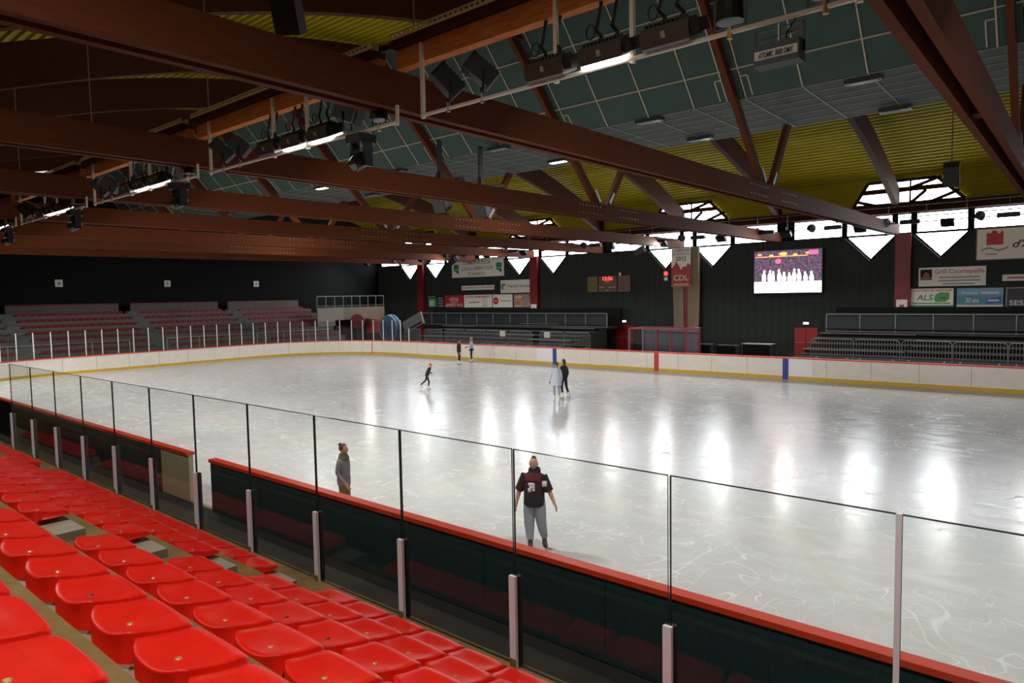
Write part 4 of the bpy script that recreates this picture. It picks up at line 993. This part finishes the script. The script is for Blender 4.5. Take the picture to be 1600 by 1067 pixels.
t = thing('foam_barrel', 'dark red and yellow foam barrel behind the corner glass', 'barrel', (-56.0, 44.5, 0)); MB().tube([(-56.0, 44.5, 1.3), (-56, 44.5, 2.6)], .75, 14).build('body', 'sign_red', t); MB().tube([(-56.0, 44.5, 2.3), (-56, 44.5, 2.75)], .78, 14).build('band', 'ink_orange', t); MB().box(-56.7, -55.3, 43.9, 45.1, 0, 1.29).build('pallet', 'bench_dark', t)
t = thing('foam_disc', 'dark red round foam disc below the podium wall', 'foam disc', (-55.9, 42.4, 0)); MB().tube([(-56.0, 42.6, 2.55), (-55.8, 42.35, 2.55)], .72, 16).build('body', 'col_red', t); MB().box(-56.2, -55.6, 42.1, 42.8, 0, 1.85).build('stand', 'black', t)
# ================================================================== PEOPLE
def skin_body(J, E, root):
    names = list(J); idx = {n: i for i, n in enumerate(names)}
    me = bpy.data.meshes.new('sk'); me.from_pydata([J[n][0] for n in names], [(idx[a], idx[b]) for a, b, _ in E], [])
    o = bpy.data.objects.new('sk', me); COL.objects.link(o)
    md = o.modifiers.new('s', 'SKIN'); md.use_smooth_shade = True; md.branch_smoothing = .4
    for n in names:
        d = me.skin_vertices[0].data[idx[n]]; r = J[n][1]; d.radius = r if isinstance(r, tuple) else (r, r); d.use_root = (n == root)
    sub = o.modifiers.new('u', 'SUBSURF'); sub.levels = 1; sub.render_levels = 1
    bpy.context.view_layer.update(); ev = o.evaluated_get(bpy.context.evaluated_depsgraph_get()); r = bpy.data.meshes.new_from_object(ev)
    vs_ = [tuple(v.co) for v in r.vertices]; mb = MB(); mb.v = vs_
    segs = [(Vector(J[a][0]), Vector(J[b][0]), k) for a, b, k in E]
    for p in r.polygons:
        c = p.center; best = (9, 0)
        for a, b, k in segs:
            ab = b-a; t = max(0, min(1, (c-a).dot(ab)/max(1e-9, ab.length_squared))); d = (a+ab*t-c).length
            if d < best[0]: best = (d, k)
        mb.f.append(tuple(p.vertices)); mb.m.append(best[1])
    bpy.data.objects.remove(o); bpy.data.meshes.remove(me); bpy.data.meshes.remove(r)
    return mb
def person(label, loc, heading, H=1.72, pose=None, mats=('cl_black', 'cl_black', 'skin'), hair='hair_dark', hairstyle='short', boots='boot_white', head_yaw=0, lean=0, extras=None, gloves=None, female=False, sleeve='full'):
    """local frame: +y forward, +x to the person's right, soles at z = .07 on blades"""
    s = H/1.75; hd_c = Vector((0, .015, 1.62))
    sw = .155 if female else .178
    J = dict(pelvis=((0, 0, .97), (.135, .105)), spine=((0, -.005, 1.14), (.125, .095) if female else (.14, .10)), chest=((0, 0, 1.34), (.15, .11) if female else (.165, .12)), neck=((0, .0, 1.475), .058), skull=((0, .012, 1.56), .06))
    for sd, g in (('l', -1), ('r', 1)):
        J['sho'+sd] = ((g*sw, 0, 1.405), .062); J['elb'+sd] = ((g*(sw+.055), -.02, 1.135), .052); J['wri'+sd] = ((g*(sw+.06), .07, .90), .037)
        J['hip'+sd] = ((g*.088, 0, .90), .092); J['kne'+sd] = ((g*.095, .03, .52), .062); J['ank'+sd] = ((g*.10, -.02, .17), .047)
    for n, p in (pose or {}).items():
        if n in J: J[n] = (p, J[n][1])
    mt = ['%s' % mats[0], mats[1], mats[2], 'eye', 'lip', gloves or mats[2]]
    E = [('pelvis', 'spine', 0), ('spine', 'chest', 0), ('chest', 'neck', 0), ('neck', 'skull', 2)]
    for sd, g in (('l', -1), ('r', 1)):
        E += [('chest', 'sho'+sd, 0), ('sho'+sd, 'elb'+sd, 0), ('elb'+sd, 'wri'+sd, 0 if sleeve == 'full' else 2), ('pelvis', 'hip'+sd, 1), ('hip'+sd, 'kne'+sd, 1), ('kne'+sd, 'ank'+sd, 1)]
        w = Vector(J['wri'+sd][0]); d = (w-Vector(J['elb'+sd][0])).normalized(); fw = Vector((0, 1, 0)); fw = (fw-d*fw.dot(d)).normalized(); sdv = d.cross(fw)
        J['pal'+sd] = (tuple(w+d*.075), (.036, .018)); E.append(('wri'+sd, 'pal'+sd, 5))
        for fi, (o_, ln) in enumerate(((-.030, .070), (-.010, .082), (.011, .078), (.030, .062))):
            b0 = w+d*.095+fw*(-o_); m1 = b0+d*ln*.55+sdv*(-g)*.008; m2 = b0+d*ln*.92+sdv*(-g)*.026
            J['fa%s%d' % (sd, fi)] = (tuple(b0), .0095); J['fb%s%d' % (sd, fi)] = (tuple(m1), .0085); J['fc%s%d' % (sd, fi)] = (tuple(m2), .007)
            E += [('pal'+sd, 'fa%s%d' % (sd, fi), 5), ('fa%s%d' % (sd, fi), 'fb%s%d' % (sd, fi), 5), ('fb%s%d' % (sd, fi), 'fc%s%d' % (sd, fi), 5)]
        t0 = w+d*.035+fw*.035; t1 = t0+d*.04+fw*.022
        J['ta'+sd] = (tuple(t0), .011); J['tb'+sd] = (tuple(t1), .009); E += [('wri'+sd, 'ta'+sd, 5), ('ta'+sd, 'tb'+sd, 5)]
    body = skin_body(J, E, 'pelvis')
    # head with brow, nose, chin, ears, eyes and mouth
    def hf(p):
        x, y, z = p
        if z < 0: x *= 1+.30*z; y *= 1+.10*z
        if y > .75 and -.35 < z < .12: y += .22*max(0, 1-abs(x)/.22)*(1-abs(z+.12)/.28 if abs(z+.12) < .28 else 0)
        if y > .6 and .08 < z < .3: y -= .05
        return Vector((x, y, z))
    hd = MB().ball((0, 0, 0), (.076, .096, .118), 20, 16, 2, hf)
    for g in (-1, 1): hd.ball((g*.030, .083, .008), (.013, .010, .008), 8, 5, 3); hd.ball((g*.077, -.005, -.01), (.012, .022, .032), 8, 6, 2)
    hd.ball((0, .084, -.060), (.024, .010, .007), 8, 5, 4)
    hp = Vector(J['skull'][0])+Vector((0, .012, .065)); HM = Matrix.Translation(hp) @ Matrix.Rotation(head_yaw, 4, 'Z')
    hd.xf(HM); body.add(hd)
    R = Matrix.Translation(Vector(loc)) @ Matrix.Rotation(heading, 4, 'Z') @ Matrix.Scale(s, 4)
    root = thing('person', label, 'person', loc)
    body.xf(R).build('body', mt, root, smooth=True)
    # hair
    hm = MB()
    def cap(p):
        x, y, z = p
        if y > .25 and z < .55: y = .25+(y-.25)*.1; 
        if z < -.35: z = -.35
        return Vector((x, y, z))
    if hairstyle != 'none':
        hm.ball((0, -.012, .022), (.086, .102, .112), 16, 12, 0, cap)
        if hairstyle == 'bun': hm.ball((0, -.085, .10), .042, 10, 8)
        if hairstyle == 'long': hm.loft([(0, -.055, -.24, .065, .03), (0, -.06, -.12, .085, .045), (0, -.04, .0, .088, .07), (0, -.02, .06, .08, .08)], 12)
        if hairstyle == 'mohawk': hm = MB().ball((0, -.02, .055), (.055, .085, .085), 12, 8)
        if hairstyle == 'tail': hm.tube([(0, -.10, .03), (0, -.15, 0), (0, -.16, -.14)], [.03, .035, .012], 8)
        hm.xf(R @ HM).build('hair', hair, root, smooth=True)
    if hairstyle == 'none':
        hat = MB().ball((0, -.005, .025), (.092, .108, .118), 16, 10, 0, lambda p: Vector((p[0], p[1] if not (p[1] > .45 and p[2] < .25) else .45, max(-.45, p[2])))); hat.xf(R @ HM).build('hat', hair, root, smooth=True)
    # skates
    for sd, g in (('l', -1), ('r', 1)):
        a = Vector(J['ank'+sd][0]); k = Vector(J['kne'+sd][0]); yaw_ = .18*g*-1
        f = (pose or {}).get('foot'+sd, (0, 1, 0)); f = Vector(f).normalized() if True else 0
        base = Vector((a.x, a.y, max(.07, a.z-.10)))
        bt = MB().loft([(0, .045, 0, .042, .125), (0, .045, .03, .046, .13), (0, .03, .065, .044, .11), (0, -.01, .10, .045, .066), (0, -.02, .17, .05, .06), (0, -.022, .21, .054, .062)], 12)
        ang = math.atan2(-f.x, f.y); BM = Matrix.Translation(base) @ Matrix.Rotation(ang, 4, 'Z'); 
        bo = bt.xf(R @ BM).build('skate_boot', boots, root, smooth=True)
        bl = MB().box(-.004, .004, -.10, .19, -.068, -.035).box(-.012, .012, -.075, -.03, -.04, 0).box(-.012, .012, .09, .14, -.04, 0).xf(R @ BM).build('blade', 'blade', bo)
    for nm, mb, mm, par_ in (extras or []):
        mb.xf(R).build(nm, mm, root, smooth=True)
    return root
def garment(rings, n=16): return MB().loft(rings, n, cap=(False, False))
def sleeve(a, b, r0, r1): return MB().tube([a, ((Vector(a)+Vector(b))/2), b], [r0, (r0+r1)/2, r1], 10, cap=False)
ZI = .02
# man in black hooded top
hood = garment([(0, 0, .84, .185, .15), (0, .01, .88, .20, .165), (0, .01, 1.05, .195, .16), (0, 0, 1.25, .20, .15), (0, 0, 1.40, .175, .125), (0, 0, 1.455, .11, .10), (0, -.01, 1.49, .085, .085)])
p_l = dict(elbr=(.28, .0, 1.14), wrir=(.32, .06, .90), elbl=(-.28, .02, 1.15), wril=(-.39, .10, .95), knel=(-.12, -.02, .53), ankl=(-.15, -.12, .17), kner=(.09, .05, .52), ankr=(.07, .08, .17), footr=(-.25, 1, 0), footl=(-.45, 1, 0))
slv = sleeve((-.16, 0, 1.40), (-.285, .02, 1.13), .088, .082).add(sleeve((.16, 0, 1.40), (.285, .0, 1.12), .088, .082))
yoke = garment([(0, 0, 1.33, .206, .150), (0, 0, 1.41, .180, .130), (0, 0, 1.458, .116, .105)]); hoodb = garment([(0, -.03, 1.43, .12, .11), (0, -.04, 1.50, .115, .10), (0, -.04, 1.54, .095, .085)])
logo = MB()
for a in ((-.07, -.02, 1.12, 1.155), (-.07, -.035, 1.155, 1.25), (-.06, .05, 1.22, 1.27), (.0, .055, 1.10, 1.17), (-.04, .03, 1.16, 1.21)): logo.box(a[0]+.02, a[1]+.02, .150, .168, a[2]+.03, a[3]+.03)
badge = MB().obox((-.215, .095, 1.28), ((.9, .3, 0), (-.3, .9, 0), (0, 0, 1)), (.045, .012, .05))
trs = MB()
for g, k_, a_ in ((-1, p_l['knel'], p_l['ankl']), (1, p_l['kner'], p_l['ankr'])): trs.tube([(g*.085, 0, .93), ((g*.09+k_[0])/2, k_[1]/2, .72), k_, ((k_[0]+a_[0])/2, (k_[1]+a_[1])/2, .36), (a_[0], a_[1], .24)], [.118, .110, .095, .080, .066], 12, cap=False)
pr = person('man in black hooded top and grey trousers gliding by the near boards', (-7.72, 9.72, ZI), math.pi+.42, 1.76, p_l, ('cl_black', 'cl_greypants', 'skin'), 'hair_dark', 'mohawk', 'boot_dark', 0, extras=[('hooded_top', hood, 'cl_black', 0), ('sleeves', slv, 'cl_black', 0), ('trousers', trs, 'cl_greypants', 0), ('shoulder_yoke', yoke, 'cl_burgundy', 0), ('hood', hoodb, 'cl_black', 0), ('chest_print', logo, 'white_paint', 0), ('sleeve_badge', badge, 'white_paint', 0)], sleeve='short')
# woman with bun
swt = garment([(0, 0, .86, .165, .13), (0, 0, .95, .165, .135), (0, 0, 1.13, .145, .12), (0, 0, 1.3, .165, .135), (0, 0, 1.41, .14, .11), (0, 0, 1.46, .08, .08)])
scf = garment([(0, .01, 1.39, .13, .12), (0, .015, 1.44, .125, .12), (0, .01, 1.50, .095, .10), (0, .01, 1.53, .075, .085)])
hem = garment([(0, 0, .94, .170, .139), (0, 0, 1.03, .164, .136)])
person('woman with hair bun, grey mauve sweater and khaki scarf beyond the boards', (-11.9, 8.55, ZI), -math.pi/2+.35, 1.68, dict(wrir=(.21, .18, .92), wril=(-.22, -.02, .90)), ('cl_lilac', 'cl_khaki', 'skin'), 'hair_brown', 'bun', 'boot_white', .1, extras=[('sweater', swt, 'cl_lilac', 0), ('scarf', scf, 'cl_scarf', 0), ('sweater_band', hem, 'cl_mauve', 0)], female=True)
# child in pink hat leaning into a stride
ch = dict(spine=(0, .06, 1.12), chest=(0, .16, 1.30), neck=(0, .22, 1.42), skull=(0, .25, 1.50), shol=(-.15, .17, 1.36), shor=(.15, .17, 1.36), elbl=(-.2, .12, 1.12), elbr=(.2, .10, 1.13), wril=(-.18, .30, 1.02), wrir=(.20, .28, 1.00), hipl=(-.085, 0, .90), hipr=(.085, 0, .90), kner=(.09, .16, .53), ankr=(.09, .10, .17), knel=(-.09, -.12, .56), ankl=(-.10, -.48, .26))
jk = garment([(0, .0, .88, .16, .13), (0, .05, 1.08, .15, .125), (0, .15, 1.28, .165, .135), (0, .19, 1.40, .12, .10), (0, .215, 1.44, .075, .075)])
person('child in coral hat and navy jacket striding across the ice', (-26.0, 24.0, ZI), -math.pi/2+.55, 1.40, ch, ('cl_navy', 'cl_black', 'skin'), 'cl_pink', 'none', 'boot_white', 0, extras=[('jacket', jk, 'cl_navy', 0)], gloves='white_paint')
# man in black and blonde woman by the boards
jb = garment([(0, 0, .84, .175, .14), (0, 0, 1.0, .18, .145), (0, 0, 1.25, .19, .145), (0, 0, 1.41, .165, .12), (0, 0, 1.47, .08, .08)])
person('man all in black facing the blonde woman by the far boards', (-33.8, 34.3, ZI), -math.pi/2+1.1, 1.78, dict(wril=(-.2, .05, .92), wrir=(.2, .02, .9)), ('cl_black', 'cl_navy', 'skin'), 'hair_dark', 'short', 'boot_white', 0, extras=[('jacket', jb, 'cl_black', 0)])
tb = garment([(0, 0, .93, .15, .125), (0, 0, 1.1, .145, .12), (0, 0, 1.3, .165, .135), (0, 0, 1.41, .14, .11), (0, 0, 1.47, .07, .075)])
tie_ = garment([(0, 0, .90, .158, .13), (0, 0, .97, .158, .13)]).add(MB().box(.05, .20, -.16, -.10, .80, .95))
person('blonde woman in pale blue top holding out a hand by the far boards', (-34.2, 36.0, ZI), math.pi/2+.9, 1.82, dict(elbl=(-.24, .06, 1.14), wril=(-.24, .34, 1.08)), ('cl_blue', 'cl_navy', 'skin'), 'hair_blond', 'long', 'boot_white', .2, extras=[('top', tb, 'cl_blue', 0), ('tied_jacket', tie_, 'cl_navy', 0)], gloves='cl_black', female=True)
# pair of women skating side by side
ct = garment([(0, 0, .70, .225, .17), (0, 0, .80, .225, .17), (0, 0, 1.0, .205, .16), (0, 0, 1.25, .195, .15), (0, 0, 1.41, .165, .12), (0, 0, 1.47, .085, .085)])
person('woman in long pale coat and grey trousers seen from behind', (-18.05, 24.45, ZI), .55, 1.78, dict(wril=(-.30, .02, .88), elbl=(-.27, -.02, 1.13), hipl=(-.1, 0, .9), knel=(-.11, 0, .52), ankl=(-.11, -.02, .17)), ('cl_coat', 'cl_grey', 'skin'), 'hair_brown', 'tail', 'boot_white', .3, extras=[('coat', ct, 'cl_coat', 0)], gloves='cl_black', female=True)
jw = garment([(0, 0, .88, .165, .14), (0, 0, 1.1, .16, .135), (0, 0, 1.3, .175, .14), (0, 0, 1.41, .15, .115), (0, 0, 1.47, .08, .08)])
person('woman with long black hair all in black beside the pale coat', (-18.30, 25.35, ZI), 1.25, 1.80, dict(kner=(.10, -.04, .52), ankr=(.13, -.18, .19)), ('cl_black', 'cl_navy', 'skin'), 'hair_dark', 'long', 'boot_white', .5, extras=[('jacket', jw, 'cl_black', 0)], female=True)
flush_text()
